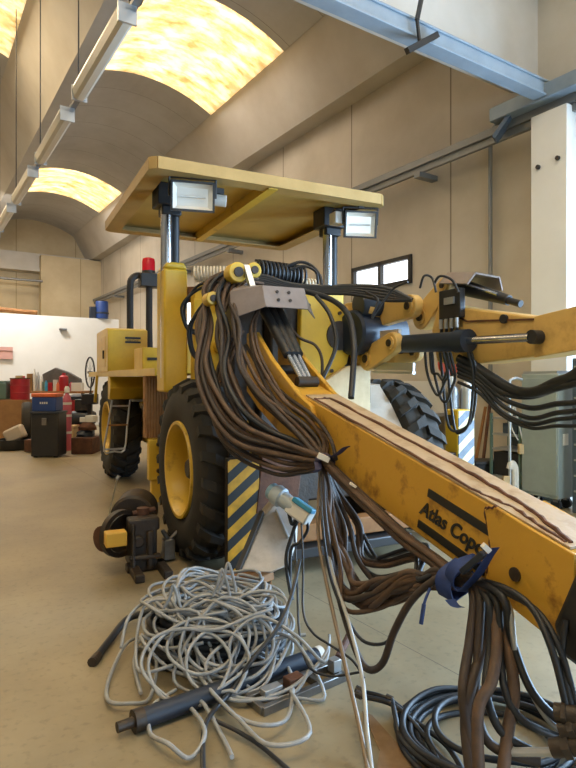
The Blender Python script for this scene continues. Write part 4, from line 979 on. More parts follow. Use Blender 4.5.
MB().box(o0+ax_*.28+up_*.20, (.20, .30, .36), (sx_, ax_, up_)).box(o0+ax_*.20+up_*.36, (.24, .14, .10), (sx_, ax_, up_)).cyl(o0+ax_*.10+up_*.24-sx_*.05, o0+ax_*.3+up_*.24-sx_*.05, .05, n=14).box(o0+ax_*.12+up_*.17+sx_*.04, (.05, .06, .30), (sx_, ax_, up_)).box(o0+ax_*.12+up_*.20-sx_*.09, (.03, .08, .36), (sx_, ax_, up_)).box(o0+ax_*.11+up_*.12, (.24, .05, .04), (sx_, ax_, up_)).build('housing', M['oily'], gu, bevel=.02)
MB().box(o0+ax_*.05+up_*.03-sx_*.08, (.07, .34, .06), (sx_, ax_, up_)).box(o0+ax_*.05+up_*.03+sx_*.13, (.07, .34, .06), (sx_, ax_, up_)).box(o0+ax_*.18+up_*.03+sx_*.02, (.30, .10, .06), (sx_, ax_, up_)).build('fork_base', M['oily'], gu, bevel=.01)
MB().box(P(111, 531, 4.58), (.155, .12, .105), (sx_, ax_, up_)).build('yellow_block', mat('yellow_block_paint', '#d2a53a', .5), gu, bevel=.008)
MB().cyl(P(98, 532, 4.72), P(98, 532, 4.72)+sx_*.03+ax_*.02, .10, n=24).build('side_disc', M['rust'], gu)
MB().cyl(G(104, 524)+up_*.05, P(113, 475, 5.3), .008, n=8).cyl(P(113, 475, 5.3), P(115, 472, 5.3), .016, n=8).build('thin_rod', M['alu'], gu)
b_ = MB(); c0_ = G(162, 553)
b_.box(c0_+up_*.10, (.09, .10, .16), (sx_, ax_, up_)).cyl(c0_+up_*.16, c0_+up_*.23+sx_*.08, .018, n=10).cyl(c0_+up_*.17, c0_+up_*.26-sx_*.05, .018, n=10).cyl(c0_+up_*.03, c0_+up_*.03+ax_*.14, .035, n=12)
b_.build('pipe_fittings', M['steel'], gu, bevel=.006)
MB().cyl(o0+ax_*.30+up_*.40+sx_*.02, o0+ax_*.30+up_*.46+sx_*.02, .05, n=14).cyl(o0+ax_*.30+up_*.42-sx_*.06, o0+ax_*.3+up_*.44+sx_*.12, .02, n=10).build('port', M['rust'], gu)
MB().lathe([(0, 0), (.10, 0), (.12, .03), (.12, .12), (0, .14)], G(137, 516)+up_*.02, (0, 0, 1), n=20).build('rusty_cap', M['rust'], gu)
gu.location += G(149, 577)-G(143, 568)
# ---- dented grey guard with the blue plug at the front of the machine
gd = thing('grey_guard_box', 'dented grey metal guard leaning in front of the striped outrigger', 'guard', PZ(265, 590, 0))
dg = 3.72
poly = [(238, 572), (247, 552), (262, 516), (274, 502), (290, 505), (298, 520), (297, 545), (290, 566), (272, 574)]
f_ = [P(a, b, dg+ (b-540)*(-.006)) for a, b in poly]
gm = MB().plate(f_, FW*.16+V((0, 0, .03))); gm.build('shell', mat('dented_grey_steel', '#c9c3ba', .45, c2='#9d958b', scale=7, bump=.25, bscale=9), gd, bevel=.02)
MB().bar(P(262, 512, dg+.14), P(238, 570, dg-.19), .03, .03).build('dark_edge', M['black'], gd)
MB().bar(P(276, 510, dg+.16), P(288, 538, dg-.005), .014, .03).build('bright_crease', M['alu'], gd, bevel=.003)
MB().bar(P(228, 576, 3.9), P(268, 578, 3.66), .12, .05).build('wooden_block', M['wood'], gd, bevel=.008)
sup = MB().bar(PZ(262, 600, 0)+V((0, .12, .0)), P(270, 560, dg+.1), .10, .08).build('support_foot', M['oily'], gd)
pl = thing('industrial_plug', 'blue and grey industrial plug on its cable, lying on the grey guard', 'plug', P(285, 497, 3.55))
a_, b_ = P(276, 494, 3.55), P(304, 514, 3.42); u_ = (b_-a_).normalized(); w_ = u_.cross(FW).normalized()
MB().lathe([(0, -.02), (.05, -.02), (.062, .0), (.062, .05), (.05, .06), (.045, .14), (.04, .16), (0, .16)], a_, u_, n=22).build('plug_body', M['greyp'], pl, ang=40)
MB().lathe([(0, -.05), (.045, -.05), (.052, -.04), (.052, -.018), (0, -.018)], a_, u_, n=22).build('grey_blue_cap', mat('grey_blue_plastic', '#7b9cae', .4), pl, ang=40)
sb_ = MB().box(a_+u_*.20, (.16, .10, .08), (u_, w_, u_.cross(w_))).build('socket_box', M['white'], pl, bevel=.01)
MB().box(a_+u_*.20+(w_ if w_.z > 0 else -w_)*.045-FW*.025, (.15, .03, .06), (u_, w_, u_.cross(w_))).build('blue_lid', M['bluep'], pl, bevel=.006)
pc = MB().tube([P(288, 508, 3.5), P(292, 524, 3.45), P(297, 520, 3.45), P(293, 532, 3.45), P(286, 560, 3.4), P(292, 600, 3.3)], .012, n=7)
pc.tube([P(303, 515, 3.4), P(308, 528, 3.4), P(300, 542, 3.4), P(291, 550, 3.4), P(290, 590, 3.35)], .010, n=7)
pc.build('plug_cable', M['hose3'], pl, ang=80)
# hose coil lower right on the floor
co = MB(); c_ = G(492, 742)
for i in range(7):
    rr = .40-.026*i+rnd.uniform(-.02, .02); ox, oy = rnd.uniform(-.03, .03), rnd.uniform(-.03, .03)
    co.tube([c_+RT*(ox+rr*1.02*math.cos(2*PI*k_/16+i))+FW*(oy+rr*.9*math.sin(2*PI*k_/16+i))+V((0, 0, .016+.026*(i % 3)+.008*math.sin(k_+i))) for k_ in range(16)], .0135, n=7, sub=4, closed=True)
tag(co.build('hose_coil', M['hose3'], ang=80), 'wide coil of thin black hose on the floor under the hanging hoses', 'hose')
for i, l_ in enumerate(([(362, 707), (390, 716), (418, 728), (448, 752), (470, 790)], [(362, 712), (395, 722), (425, 742), (440, 772), (446, 800)], [(392, 716), (396, 736), (402, 752), (420, 775)])):
    o = MB().tube([G(a, b)+V((0, 0, .02+.05*(k_ in (0, 1)))) for k_, (a, b) in enumerate(l_)], .0115, n=7, sub=6).build('black_hose', M['hose3'], ang=80)
    tag(o, ['upper black hose end lying left of the hose coil at the bottom', 'lower black hose end lying left of the hose coil at the bottom', 'short black hose curving down beside the hose coil'][i], 'hose', 'black hose ends by the coil')
    MB().cyl(G(*l_[0])+V((0, 0, .07)), G(l_[0][0]-6, l_[0][1]-2)+V((0, 0, .075)), .017, n=10).build('hose_coupling', M['oily'], o)
st_ = MB(); st_.plate([G(362, 712)+V((0, 0, .002)), G(372, 716)+V((0, 0, .002)), G(404, 752)+V((0, 0, .002)), G(420, 790)+V((0, 0, .002)), G(372, 790)+V((0, 0, .002)), G(380, 752)+V((0, 0, .002))], (0, 0, .003))
tag(st_.build('brown_rag', mat('brown_cloth', '#8a7052', .9, c2='#6e5538', scale=12), bevel=0), 'flat brown rag on the floor beside the hanging tubes', 'rag')
# ================================================================= clutter at the back left
rnd = random.Random(3)
def at(px, d, z=0.0):
    p = P(px, 378, d); p.z = z; return p
def size(n, d): return n/F_PX*d
AX = (RT, FW, V((0, 0, 1)))
def rbox(mb, px0, px1, py0, py1, d, depth, tilt=0.0):       # an upright box whose front stands at distance d
    a, b = P(px0, py1, d), P(px1, py0, d); c = (a+b)/2+FW*depth/2
    ax = AX if not tilt else (RT*math.cos(tilt)+FW*math.sin(tilt), FW*math.cos(tilt)-RT*math.sin(tilt), V((0, 0, 1)))
    return mb.box(c, (abs(b-a).dot(RT) if False else (b-a).dot(RT), depth, (b-a).z), ax)
def simple(mb, name, m, label, cat, group=None, **k):
    return tag(mb.build(name, m, **k), label, cat, group)
# dark wheeled bin and the blue crate with an orange lid on it
d = 10.9
bn = thing('tool_bin', 'black square tool bin standing on the floor at the back left, below the blue crate', 'bin', at(44.5, d))
c = at(44.5, d)+FW*.21
MB().box(c+V((0, 0, .43)), (.52, .42, .82), AX).build('body', M['black'], bn, bevel=.02)
MB().box(c+V((0, 0, .845)), (.55, .45, .045), AX).build('lid', M['navy'], bn, bevel=.012)
MB().box(c-FW*.222+V((0, 0, .68)), (.09, .03, .13), AX).build('latch', M['steel'], bn, bevel=.006)
wb = MB()
for s_ in (-.19, .19): wb.cyl(c-FW*.16+RT*(s_-.03)+V((0, 0, .045)), c-FW*.16+RT*(s_+.03)+V((0, 0, .045)), .045, n=14)
wb.build('wheel', M['hose3'], bn)
bc = thing('blue_crate', 'blue plastic crate with orange lid and white lettering on top of the black bin', 'crate', at(45, d, .868))
c = at(43, d)+FW*.21
MB().box(c+V((0, 0, 1.005)), (.46, .36, .274), AX).build('body', M['blue'], bc, bevel=.02)
MB().box(c+V((0, 0, 1.175)), (.48, .38, .07), AX).build('lid', M['orange'], bc, bevel=.015)
lb = MB()
for k_ in range(4): lb.box(c-FW*.183+RT*(-.06+.04*k_)+V((0, 0, 1.03)), (.026, .006, .04), AX)
lb.build('white_label', M['white'], bc)
# old tyre leaning behind, with a pale disc
t_ = thing('old_tyre', 'black tyre standing upright left of the blue crate', 'tyre', at(27, 12.85))
o_ = at(27, 12.85, .49)
MB().lathe([(.30, -.10), (.44, -.11), (.485, -.06), (.485, .06), (.44, .11), (.30, .10)], o_+V((0, 0, 0)), RT+FW*.45, n=30, close=True).build('tread', M['tyre'], t_)
MB().lathe([(0, -.03), (.30, -.06), (.30, .06), (0, .03)], o_, RT+FW*.45, n=26).build('disc', M['alu'], t_)
# bench with things on it
d = 15.0
wbn = thing('back_bench', 'brown workbench along the white partition, crowded with cans and boxes', 'workbench', at(52, d))
a, b = at(22, d), at(84, d); L = (b-a).length; c = (a+b)/2+FW*.35
MB().box(c+V((0, 0, 1.13)), (L, .75, .06), AX).build('bench_top', M['wood'], wbn, bevel=.008)
for sx in (-.47, .47):
    for sy in (-.3, .3): MB().box(c+RT*(sx*L)+FW*sy+V((0, 0, .55)), (.07, .07, 1.10), AX).build('leg', M['black'], wbn)
MB().box(c+V((0, 0, .3)), (L*.95, .6, .03), AX).build('shelf', M['black'], wbn)
items = [  # px, width px, height px, material, round?, name, label, category
 (28, 5, 17, 'card', 0, 'carton', 'tall brown carton with a dark top, left end of the back bench', 'box'),
 (32.5, 3.2, 22, 'white', 1, 'spray_can', 'tall white spray can near the left end of the back bench', 'can'),
 (36, 3, 19, 'alu', 1, 'spray_can', 'silver spray can second in the row on the back bench', 'can'),
 (39.5, 3, 15, 'white', 1, 'bottle', 'low white bottle in the middle of the back bench', 'bottle'),
 (43, 4, 9, 'green', 0, 'small_box', 'small grey-green box in the middle of the back bench', 'box'),
 (48.5, 6, 8, 'red', 0, 'small_box', 'small red box on the back bench beside the white tray', 'box'),
 (54, 4.5, 11, 'white', 0, 'tray', 'white upright tray on the back bench left of the red canister', 'tray'),
 (62, 9, 18, 'red', 1, 'red_canister', 'fat red canister at the right end of the back bench', 'canister'),
 (69.5, 4, 9, 'pink', 1, 'pot', 'small pinkish pot beside the red canister on the back bench', 'pot'),
 (76, 10, 8, 'white', 0, 'carton', 'wide pale carton at the far right end of the back bench', 'box')]
for i, (px, w_, h_, m_, rd, nm, lab, ct) in enumerate(items):
    dd = d+.15; w, h = size(w_, dd), size(h_, dd); p0 = at(px, dd, 1.16)+FW*.12
    mb = MB()
    if rd: mb.lathe([(0, 0), (w/2, 0), (w/2, h*.78), (w*.32, h*.86), (w*.2, h*.88), (w*.2, h), (0, h)], p0, (0, 0, 1), n=16)
    else: mb.box(p0+V((0, 0, h/2)), (w, w*.8, h), AX).box(p0+V((0, 0, h+.004)), (w*.9, w*.7, .008), AX)
    simple(mb, nm, M[m_], lab, ct, None)
# dark smudge behind the bench, drawn as an upright grey sheet
simple(MB().plate([at(44, 15.55, 1.165), at(82, 15.55, 1.165), at(80, 15.55, 1.48), at(68, 15.55, 1.66), at(55, 15.55, 1.78), at(42, 15.55, 1.6)], FW*.14), 'dark_smudge', mat('dark_grey_smudge', '#6f6c69', .9, c2='#4d4a48', scale=4), 'dark grey cloth shape behind the cans on the back bench', 'smudge', bevel=.02)
# left: cardboard boxes, red drum
d = 13.2
simple(rbox(MB(), -12, 22, 400, 447, d, .7), 'cardboard_box', M['card'], 'big brown cardboard box under the red drum at the left photo edge', 'box', bevel=.01)
rd_ = thing('red_drum', 'red steel drum standing on the brown cardboard box at the left edge', 'drum', at(14, d, 1.0))
p0 = at(14, d, 1.0)+FW*.3; r_ = .21
MB().lathe([(0, 0), (r_, 0), (r_, .15), (r_*1.04, .16), (r_, .17), (r_, .32), (r_*1.04, .33), (r_, .34), (r_, .48), (0, .48)], p0, (0, 0, 1), n=26).build('barrel', M['red'], rd_)
MB().lathe([(r_*.96, .48), (r_*1.05, .48), (r_*1.05, .50), (r_*.9, .50)], p0, (0, 0, 1), n=26, close=True).build('rim', M['rust'], rd_)
simple(MB().box(at(-2, d, 1.0)+FW*.3+V((0, 0, .20)), (.22, .3, .38), AX).box(at(-2, d, 1.0)+FW*.3+V((0, 0, .41)), (.18, .25, .05), AX), 'green_jerrycan', M['green'], 'grey-green jerrycan beside the red drum at the left photo edge', 'canister', bevel=.02)
# the paper sacks, tub and plank in front of the cardboard box
d = 12.1
mb = MB(); p0 = at(12, d)+FW*.1
mb.lathe([(0, .0), (.30, 0), (.34, .05), (.36, .22), (.33, .22), (.30, .06), (0, .05)], p0, (0, 0, 1), n=24)
simple(mb, 'black_tub', M['black'], 'round black tub on the floor in front of the cardboard box', 'tub')
mb = MB().box(at(13, d)+FW*.1+V((0, 0, .32)), (.42, .2, .30), (RT*.9+V((0, 0, .43)), FW, V((0, 0, .9))-RT*.43))
simple(mb, 'paper_sack', mat('pale_sack', '#b9ab99', .9), 'pale paper sack slumped in the black tub', 'sack', bevel=.05)
simple(rbox(MB(), 24, 33, 440, 452, 11.6, .25), 'wood_block', M['rust'], 'small brown block on the floor left of the black tool bin', 'block', bevel=.01)
# pinkish gas cylinder right of the bin
d = 12.0
gc_ = thing('gas_cylinder', 'tall pinkish-red gas cylinder standing right of the blue crate', 'gas cylinder', at(65, d))
p0 = at(67, d)
MB().lathe([(0, 0), (.085, 0), (.09, .03), (.09, 1.02), (.07, 1.12), (.035, 1.17), (.035, 1.2), (0, 1.2)], p0, (0, 0, 1), n=20).build('tank', M['pink'], gc_)
MB().lathe([(0, 1.2), (.05, 1.2), (.055, 1.28), (.03, 1.33), (0, 1.33)], p0, (0, 0, 1), n=14).build('valve_cap', M['white'], gc_)
for z_ in (.35, .7, .95): MB().lathe([(.091, z_), (.094, z_), (.094, z_+.05), (.091, z_+.05)], p0, (0, 0, 1), n=20, close=True).build('pale_band', M['white'], gc_)
# red drum with dark lid and stand
d = 13.4
r2 = thing('red_barrel', 'red barrel with a dark lid between the gas cylinder and the yellow machine', 'drum', at(77, d))
p0 = at(77, d)
MB().lathe([(0, .0), (.20, 0), (.20, .35), (.21, .36), (.20, .37), (.20, .72), (.21, .73), (.20, .74), (.20, 1.0), (0, 1.0)], p0, (0, 0, 1), n=24).build('barrel', M['red'], r2)
MB().lathe([(0, 1.0), (.23, 1.0), (.23, 1.08), (.1, 1.12), (0, 1.12)], p0, (0, 0, 1), n=24).build('lid', M['navy'], r2)
# black stand with a wire wheel
d = 12.4
wr = thing('wheel_stand', 'black stand holding a thin spoked wheel upright near the yellow cabinet', 'stand', at(90, d))
p0 = at(90, d)
MB().box(p0+V((0, 0, .03)), (.34, .34, .06), AX).box(p0+V((0, 0, .58)), (.09, .09, 1.05), AX).box(p0+V((0, 0, 1.05)), (.30, .22, .22), AX).build('post', M['black'], wr, bevel=.01)
q0 = p0+V((0, 0, 1.62))
ax_w = (RT+FW*.7).normalized(); x_, y_, z_ = frame(ax_w)
MB().tube([q0+(x_*math.cos(2*PI*k/20)+y_*math.sin(2*PI*k/20))*.32 for k in range(20)], .018, closed=True, sub=2).build('tyre', M['hose3'], wr)
sp_ = MB().cyl(q0-z_*.05, q0+z_*.05, .03, n=10)
for k in range(10): sp_.cyl(q0, q0+(x_*math.cos(2*PI*k/10)+y_*math.sin(2*PI*k/10))*.32, .004, n=5)
sp_.build('spokes', M['steel'], wr)
MB().bar(p0+V((0, 0, 1.1)), q0+z_*.05, .03, .03).build('arm', M['black'], wr)
# scrap heap on a cardboard box by the rear wheel
d = 11.4
simple(rbox(MB(), 71, 92, 438, 454.3, d, .5), 'cardboard_box', M['rust'], 'flat reddish-brown cardboard box on the floor by the rear wheel', 'box', bevel=.01)
for (px, zb, w, dp, h, m_, rt, nm, lab, ct) in [(81, .33, .34, .3, .13, 'navy', .2, 'rag_bundle', 'dark blue-grey bundle lying on the flat brown box', 'bundle'), (83, .46, .36, .26, .16, 'rust', -.2, 'scrap_part', 'dark brown scrap part piled over the dark bundle', 'scrap'),
        (79, .62, .15, .13, .09, 'white', .4, 'white_carton', 'small white carton on the scrap pile, left of the other', 'box'), (87, .62, .19, .16, .13, 'white', -.3, 'white_carton', 'larger crumpled white carton at the top right of the scrap pile', 'box')]:
    p0 = at(px, d, zb)+FW*.26; ax = (RT*math.cos(rt)+FW*math.sin(rt), FW*math.cos(rt)-RT*math.sin(rt), V((0, 0, 1)))
    mb = MB(); n = 10; rows = ((.0, 1.0), (.35, 1.06), (.7, .9), (1.0, .55)) if m_ != 'white' else ((0, 1), (.95, .96), (1, .9))
    q4 = 14 if m_ != 'white' else 4; vs = []
    for (t, k_) in rows:
        for j in range(q4):
            an = 2*PI*(j+.5)/q4; e_ = (.5/max(abs(math.cos(an)), abs(math.sin(an)))) if m_ == 'white' else .5*rnd.uniform(.85, 1.12)
            vs.append(p0+ax[0]*(math.cos(an)*e_*w*k_)+ax[1]*(math.sin(an)*e_*dp*k_)+V((0, 0, h*t)))
    fs = [list(range(q4))[::-1], [(len(rows)-1)*q4+j for j in range(q4)]]
    for r_ in range(len(rows)-1): fs += [(r_*q4+j, r_*q4+(j+1) % q4, (r_+1)*q4+(j+1) % q4, (r_+1)*q4+j) for j in range(q4)]
    simple(mb.add(vs, fs), nm, M[m_], lab, ct)
# compressor-like dark machine and more cans around the bench
cm = thing('dark_compressor', 'dark compressor on legs in the shade between the red barrel and the wheel stand', 'compressor', at(85, 13.0))
p0 = at(85, 13.0)
MB().lathe([(0, 0), (.13, .02), (.15, .06), (.15, .50), (.13, .54), (0, .56)], p0+V((0, 0, .62))-RT*.28-FW*.12, RT, n=20).build('tank', M['navy'], cm)
MB().box(p0+V((0, 0, .90))-FW*.12, (.30, .24, .26), AX).build('motor', M['black'], cm, bevel=.02)
for s_ in (-.2, .2): MB().box(p0+RT*s_-FW*.12+V((0, 0, .25)), (.05, .2, .5), AX).build('leg', M['black'], cm)
for (px, py, w_, h_, dd, m_, nm, lab, ct) in ((3, 372, 7, 14, 14.6, 'green', 'green_box', 'grey-green box stacked at the left edge behind the jerrycan', 'box'), (19.5, 371, 6, 15, 14.8, 'cream', 'carton', 'tall cream carton behind the red drum at the left', 'box'),
        (24, 373, 3.5, 20, 14.9, 'pink', 'tall_tube', 'tall pinkish tube standing on the floor right behind the red drum', 'tube'), (46, 381, 3, 11, 14.75, 'bluep', 'small_bottle', 'small light blue bottle at the front edge of the back bench', 'bottle'), (57.5, 382, 3, 9, 14.75, 'orange', 'small_can', 'small orange can at the front edge of the back bench', 'can')):
    w, h = size(w_, dd), size(h_, dd)
    if px < 25:
        zb = 1.02; hh = h; p0 = at(px, 13.75, 1.0)
        if px > 15: p0 = at(px, 14.25, 0); zb = 0; hh = 1.55
        mb = MB()
        if px == 24: mb.lathe([(0, 0), (w/2, 0), (w/2, hh*.9), (w*.3, hh*.95), (w*.3, hh), (0, hh)], p0, (0, 0, 1), n=16)
        else: mb.box(p0+V((0, 0, hh/2)), (w, w*.8, hh), AX).box(p0+V((0, 0, hh+.004)), (w*.9, w*.7, .008), AX)
    else:
        p0 = at(px, 15.0, 1.16)+FW*.02; mb = MB().lathe([(0, 0), (w/2, 0), (w/2, h*.75), (w*.25, h*.88), (w*.25, h), (0, h)], p0, (0, 0, 1), n=14)
    simple(mb, nm, M[m_], lab, ct)
# green plastic bag / pale stool between
simple(MB().box(at(71.5, 12.6, .21), (.20, .3, .42), AX).box(at(71.5, 12.6, .45), (.24, .33, .05), AX), 'pale_stool', M['cream'], 'pale wooden stool between gas cylinder and scrap pile', 'stool', bevel=.01)
# things on the partition
simple(MB().box(PBY(5, 353, 18.94), (.42, .02, .36), (BX, BY, V((0, 0, 1)))).box(PBY(5, 350, 18.92), (.42, .02, .04), (BX, BY, V((0, 0, 1)))), 'wall_sign', mat('pinkish_board', '#c99a90', .7), 'pinkish sign board fixed on the white partition at the left edge', 'sign')
simple(MB().box(PBY(63, 329.5, 18.93), (.22, .12, .06), (BX, BY, V((0, 0, 1)))), 'wall_bracket', M['steel'], 'small grey bracket high on the white partition', 'bracket', bevel=.01)
bxp = PBY(102, 320, 19.08); bxp.z = 3.42
bb_ = thing('blue_barrel', 'dark blue barrel standing on top of the white partition', 'barrel', bxp)
MB().lathe([(0, 0), (.19, 0), (.2, .05), (.2, .5), (.19, .56), (0, .58)], bxp, (0, 0, 1), n=24).build('drum', M['blue'], bb_)
MB().lathe([(.2, .15), (.212, .16), (.212, .2), (.2, .21)], bxp, (0, 0, 1), n=24, close=True).build('hoop', M['navy'], bb_)
simple(MB().box(bxp-BX*.30+V((0, 0, .19)), (.2, .14, .38), (BX, BY, V((0, 0, 1)))), 'dark_can', M['navy'], 'dark square can on the partition left of the blue barrel', 'can', bevel=.02)
pr = MB(); p0 = PBY(12, 320, 19.08); p0.z = 3.425
pr.tube([p0-BX*1.2+V((0, 0, .075)), p0-BX*.4+V((0, 0, .11)), p0+BX*.3+V((0, 0, .08)), p0+BX*.7+V((0, 0, .075))], .07, n=8)
simple(pr, 'rolled_sheet', M['wood'], 'brown rolled sheet lying along the top of the white partition', 'roll')
# ================================================================= things along the right wall
H3 = (BX, BY, V((0, 0, 1)))
gcab = thing('grey_cabinet', 'tall grey-green steel cabinet on castors by the right wall', 'cabinet', B(6.25, 4.05))
MB().bbB(6.1, 6.42, 3.80, 4.27, .13, 1.55).build('body', M['cab'], gcab, bevel=.012)
MB().bbB(6.088, 6.1, 3.815, 4.255, .17, 1.50).build('door', M['cab'], gcab, bevel=.004)
MB().bbB(6.082, 6.088, 3.815, 4.255, 1.0, 1.012).build('door_seam', M['conduit'], gcab)
MB().box(B(6.24, 3.796, .80), (.10, .006, .13), H3).build('paper_label', M['tag'], gcab)
MB().bbB(6.11, 6.41, 3.82, 4.25, 1.55, 1.58).build('tray_top', M['alu'], gcab)
for x_ in (6.16, 6.36):
    for y_ in (3.86, 4.21):
        q0 = B(x_, y_)
        o = MB().cyl(q0-BX*.02+V((0, 0, .06)), q0+BX*.02+V((0, 0, .06)), .06, n=16).build('castor', M['hose3'], gcab)
        MB().box(q0+V((0, 0, .115)), (.05, .06, .05), H3).build('castor_fork', M['steel'], o)
# open shelf unit attached on its left
sh = thing('shelf_rack', 'low open rack with dark shelves left of the grey-green cabinet', 'shelf', B(6.3, 4.5))
for z_ in (.28, .62, .80, 1.0): MB().bbB(6.12, 6.48, 4.31, 4.70, z_-.012, z_+.012).build('shelf', M['alu'], sh)
MB().bbB(6.48, 6.50, 4.31, 4.70, .05, 1.05).build('back_panel', M['drawer'], sh)
for x_ in (6.12, 6.47):
    for y_ in (4.30, 4.71): MB().bbB(x_-.014, x_+.014, y_-.014, y_+.014, 0, 1.06).build('upright', M['green'], sh)
MB().bbB(6.13, 6.45, 4.33, 4.68, .30, .58).build('drawer', M['black'], sh)
simple(MB().bbB(6.2, 6.4, 4.4, 4.6, .814, .94).bbB(6.22, 6.38, 4.42, 4.58, .94, .945), 'small_carton', M['drawer'], 'dark blue-grey carton on the rack behind the pale pole', 'box')
pe = thing('hanging_pendant', 'cream push-button box hanging on two pale cords before the rack', 'pendant', P(523, 452, 6.9))
MB().box(P(522.5, 449, 6.9), (.10, .07, .12), AX).build('button_box', M['cream'], pe, bevel=.01)
MB().tube([P(514, 404, 6.85), P(519, 425, 6.88), P(523, 442, 6.9)], .008).tube([P(514, 404, 6.85), P(511, 425, 6.85), P(518, 440, 6.9)], .008).build('cord', M['white'], pe)
# pale pole with bent foot
po_ = thing('pale_pole', 'pale grey pole with a thick hooked foot standing right behind the boom', 'pole', at(511, 6.7))
MB().cyl(at(510, 6.7, .02), at(509.5, 6.7, 1.47), .018, n=12).build('upper_tube', M['alu'], po_)
MB().tube([at(510, 6.7, .45), at(511.5, 6.7, .51), at(514, 6.7, .48), at(515, 6.7, .40), at(515.5, 6.7, .02)], .042, n=10).build('hooked_foot', M['white'], po_)
MB().box(at(511, 6.75, .015), (.5, .4, .03), AX).build('base_plate', M['white'], po_)
MB().box(at(506, 6.68, .30), (.07, .05, .14), AX).build('box', M['cream'], po_)
MB().tube([at(509.5, 6.7, 1.47), at(515, 6.7, 1.5), at(522, 6.75, 1.48)], .016).build('top_arm', M['alu'], po_)
cb_ = MB().tube([P(551, 376, 6.9), P(549, 410, 6.9), P(546, 450, 6.9), P(542, 485, 6.8), P(538, 500, 6.7)], .012, n=7)
cb_.tube([P(538, 500, 6.7), at(534, 6.65, .015), at(524, 6.6, .015), at(519, 6.65, .02)], .012, n=7)
simple(cb_, 'pale_cable', M['cable'], 'pale cable hanging down in front of the grey-green cabinet', 'cable')
# drawer cabinet at the right edge
dc = thing('drawer_cabinet', 'dark blue-grey drawer cabinet at the right photo edge', 'cabinet', B(6.36, 3.3))
MB().bbB(6.17, 6.55, 2.95, 3.68, 0, 1.72).build('body', M['drawer'], dc, bevel=.01)
for k in range(9):
    z_ = .12+.172*k
    o = MB().bbB(6.158, 6.17, 2.97, 3.66, z_, z_+.15).build('drawer', M['drawer'], dc, bevel=.004)
    MB().bbB(6.14, 6.158, 2.99, 3.64, z_+.12, z_+.138).build('handle', M['alu'], o)
# dark bench and stool to the left of the rack
simple(MB().box(at(483, 7.5, .42), (.3, .3, .05), AX).box(at(483, 7.5, .2), (.24, .24, .40), AX), 'black_stool', M['black'], 'low black stool against the wall left of the rack', 'stool', bevel=.01)
mb = MB()
mb.tube([at(474, 6.6, .03), at(484, 6.5, .05), at(492, 6.55, .03), at(482, 6.7, .03), at(472, 6.75, .05)], .022, n=7)
simple(mb, 'black_hose', M['hose3'], 'short black hose on the floor beside the foot plate of the pale pole', 'hose')
for i, (a, b, lab) in enumerate((((474, 447, 7.9), (485.5, 407, 8.22), 'dark wooden stick leaning on the right wall, the left and lower of two'), ((483, 447, 7.9), (491, 394, 8.18), 'reddish wooden stick leaning on the right wall, the right and taller of two'))):
    simple(MB().cyl(P(a[0], 500, a[2])*1 if False else at(a[0]-3, a[2], .01), P(*b), .022, n=10), 'wooden_stick', M['rust'] if i else M['wood'], lab, 'stick', 'wooden sticks leaning on the right wall')
mb = MB().box(PBX(481, 384, 6.96), (.03, .20, .17), (BX, BY, V((0, 0, 1))))
simple(mb, 'wall_box', M['rust'], 'small brown box fixed on the right wall under the boom hoses', 'box', bevel=.006)
# gas cylinders and red reel behind the right wheel
d = 6.9
for i, (px, h_, m_, lab) in enumerate(((452, 1.42, 'steel', 'grey steel gas cylinder under the raised boom, nearest the big right tyre'), (467, 1.46, 'alu', 'bright grey gas cylinder under the raised boom, right of the other'))):
    r_ = .085; p0 = at(px, d)
    g_ = thing('gas_cylinder', lab, 'gas cylinder', p0, 'gas cylinders behind the right wheel')
    MB().lathe([(0, 0), (r_, 0), (r_, h_-.12), (r_*.8, h_-.04), (.03, h_), (0, h_)], p0, (0, 0, 1), n=20).build('tank', M[m_], g_)
    MB().lathe([(0, h_), (.035, h_), (.04, h_+.09), (0, h_+.1)], p0, (0, 0, 1), n=12).build('valve_cap', M['white'], g_)
rr_ = thing('red_hose_reel', 'orange-red round hose reel on the wall above the grey gas cylinders', 'hose reel', P(449, 364, 8.5))
MB().lathe([(0, -.05), (.16, -.05), (.16, -.03), (.08, -.02), (.08, .02), (.16, .03), (.16, .05), (0, .05)], P(449, 364, 8.5), (RT*.3-FW), n=26).build('reel', mat('orange_red', '#c9573f', .5), rr_)
MB().lathe([(.085, -.022), (.14, -.022), (.14, .022), (.085, .022)], P(449, 364, 8.5), (RT*.3-FW), n=22, close=True).build('hose', M['red'], rr_)
MB().bar(P(449, 364, 8.55), PBX(450, 365, 6.98), .06, .06).build('wall_arm', M['steel'], rr_)
# bench with clutter by the wall, behind the right wheel
be_ = thing('wall_bench', 'grey bench with pale clutter by the right wall behind the big tyre', 'workbench', B(6.5, 7.6, 0))
MB().bbB(6.15, 6.95, 6.0, 9.2, .92, .98).build('bench_top', M['alu'], be_, bevel=.006)
for (x_, y_) in ((6.2, 6.05), (6.9, 6.05), (6.2, 9.1), (6.9, 9.1)): MB().bbB(x_-.03, x_+.03, y_-.03, y_+.03, 0, .92).build('leg', M['steel'], be_)
MB().bbB(6.75, 6.95, 6.0, 9.2, .98, 1.45).build('back_shelf', M['white'], be_)
cols = ['white', 'alu', 'bluep', 'cream', 'steel', 'white', 'greyp']
names = ['pale jar with a lid, nearest end of the wall bench', 'bright metal can, second along the wall bench', 'light blue tub, third along the wall bench', 'cream carton, fourth along the wall bench', 'grey steel can, fifth along the wall bench', 'white carton, sixth along the wall bench', 'grey-blue jar at the far end of the wall bench']
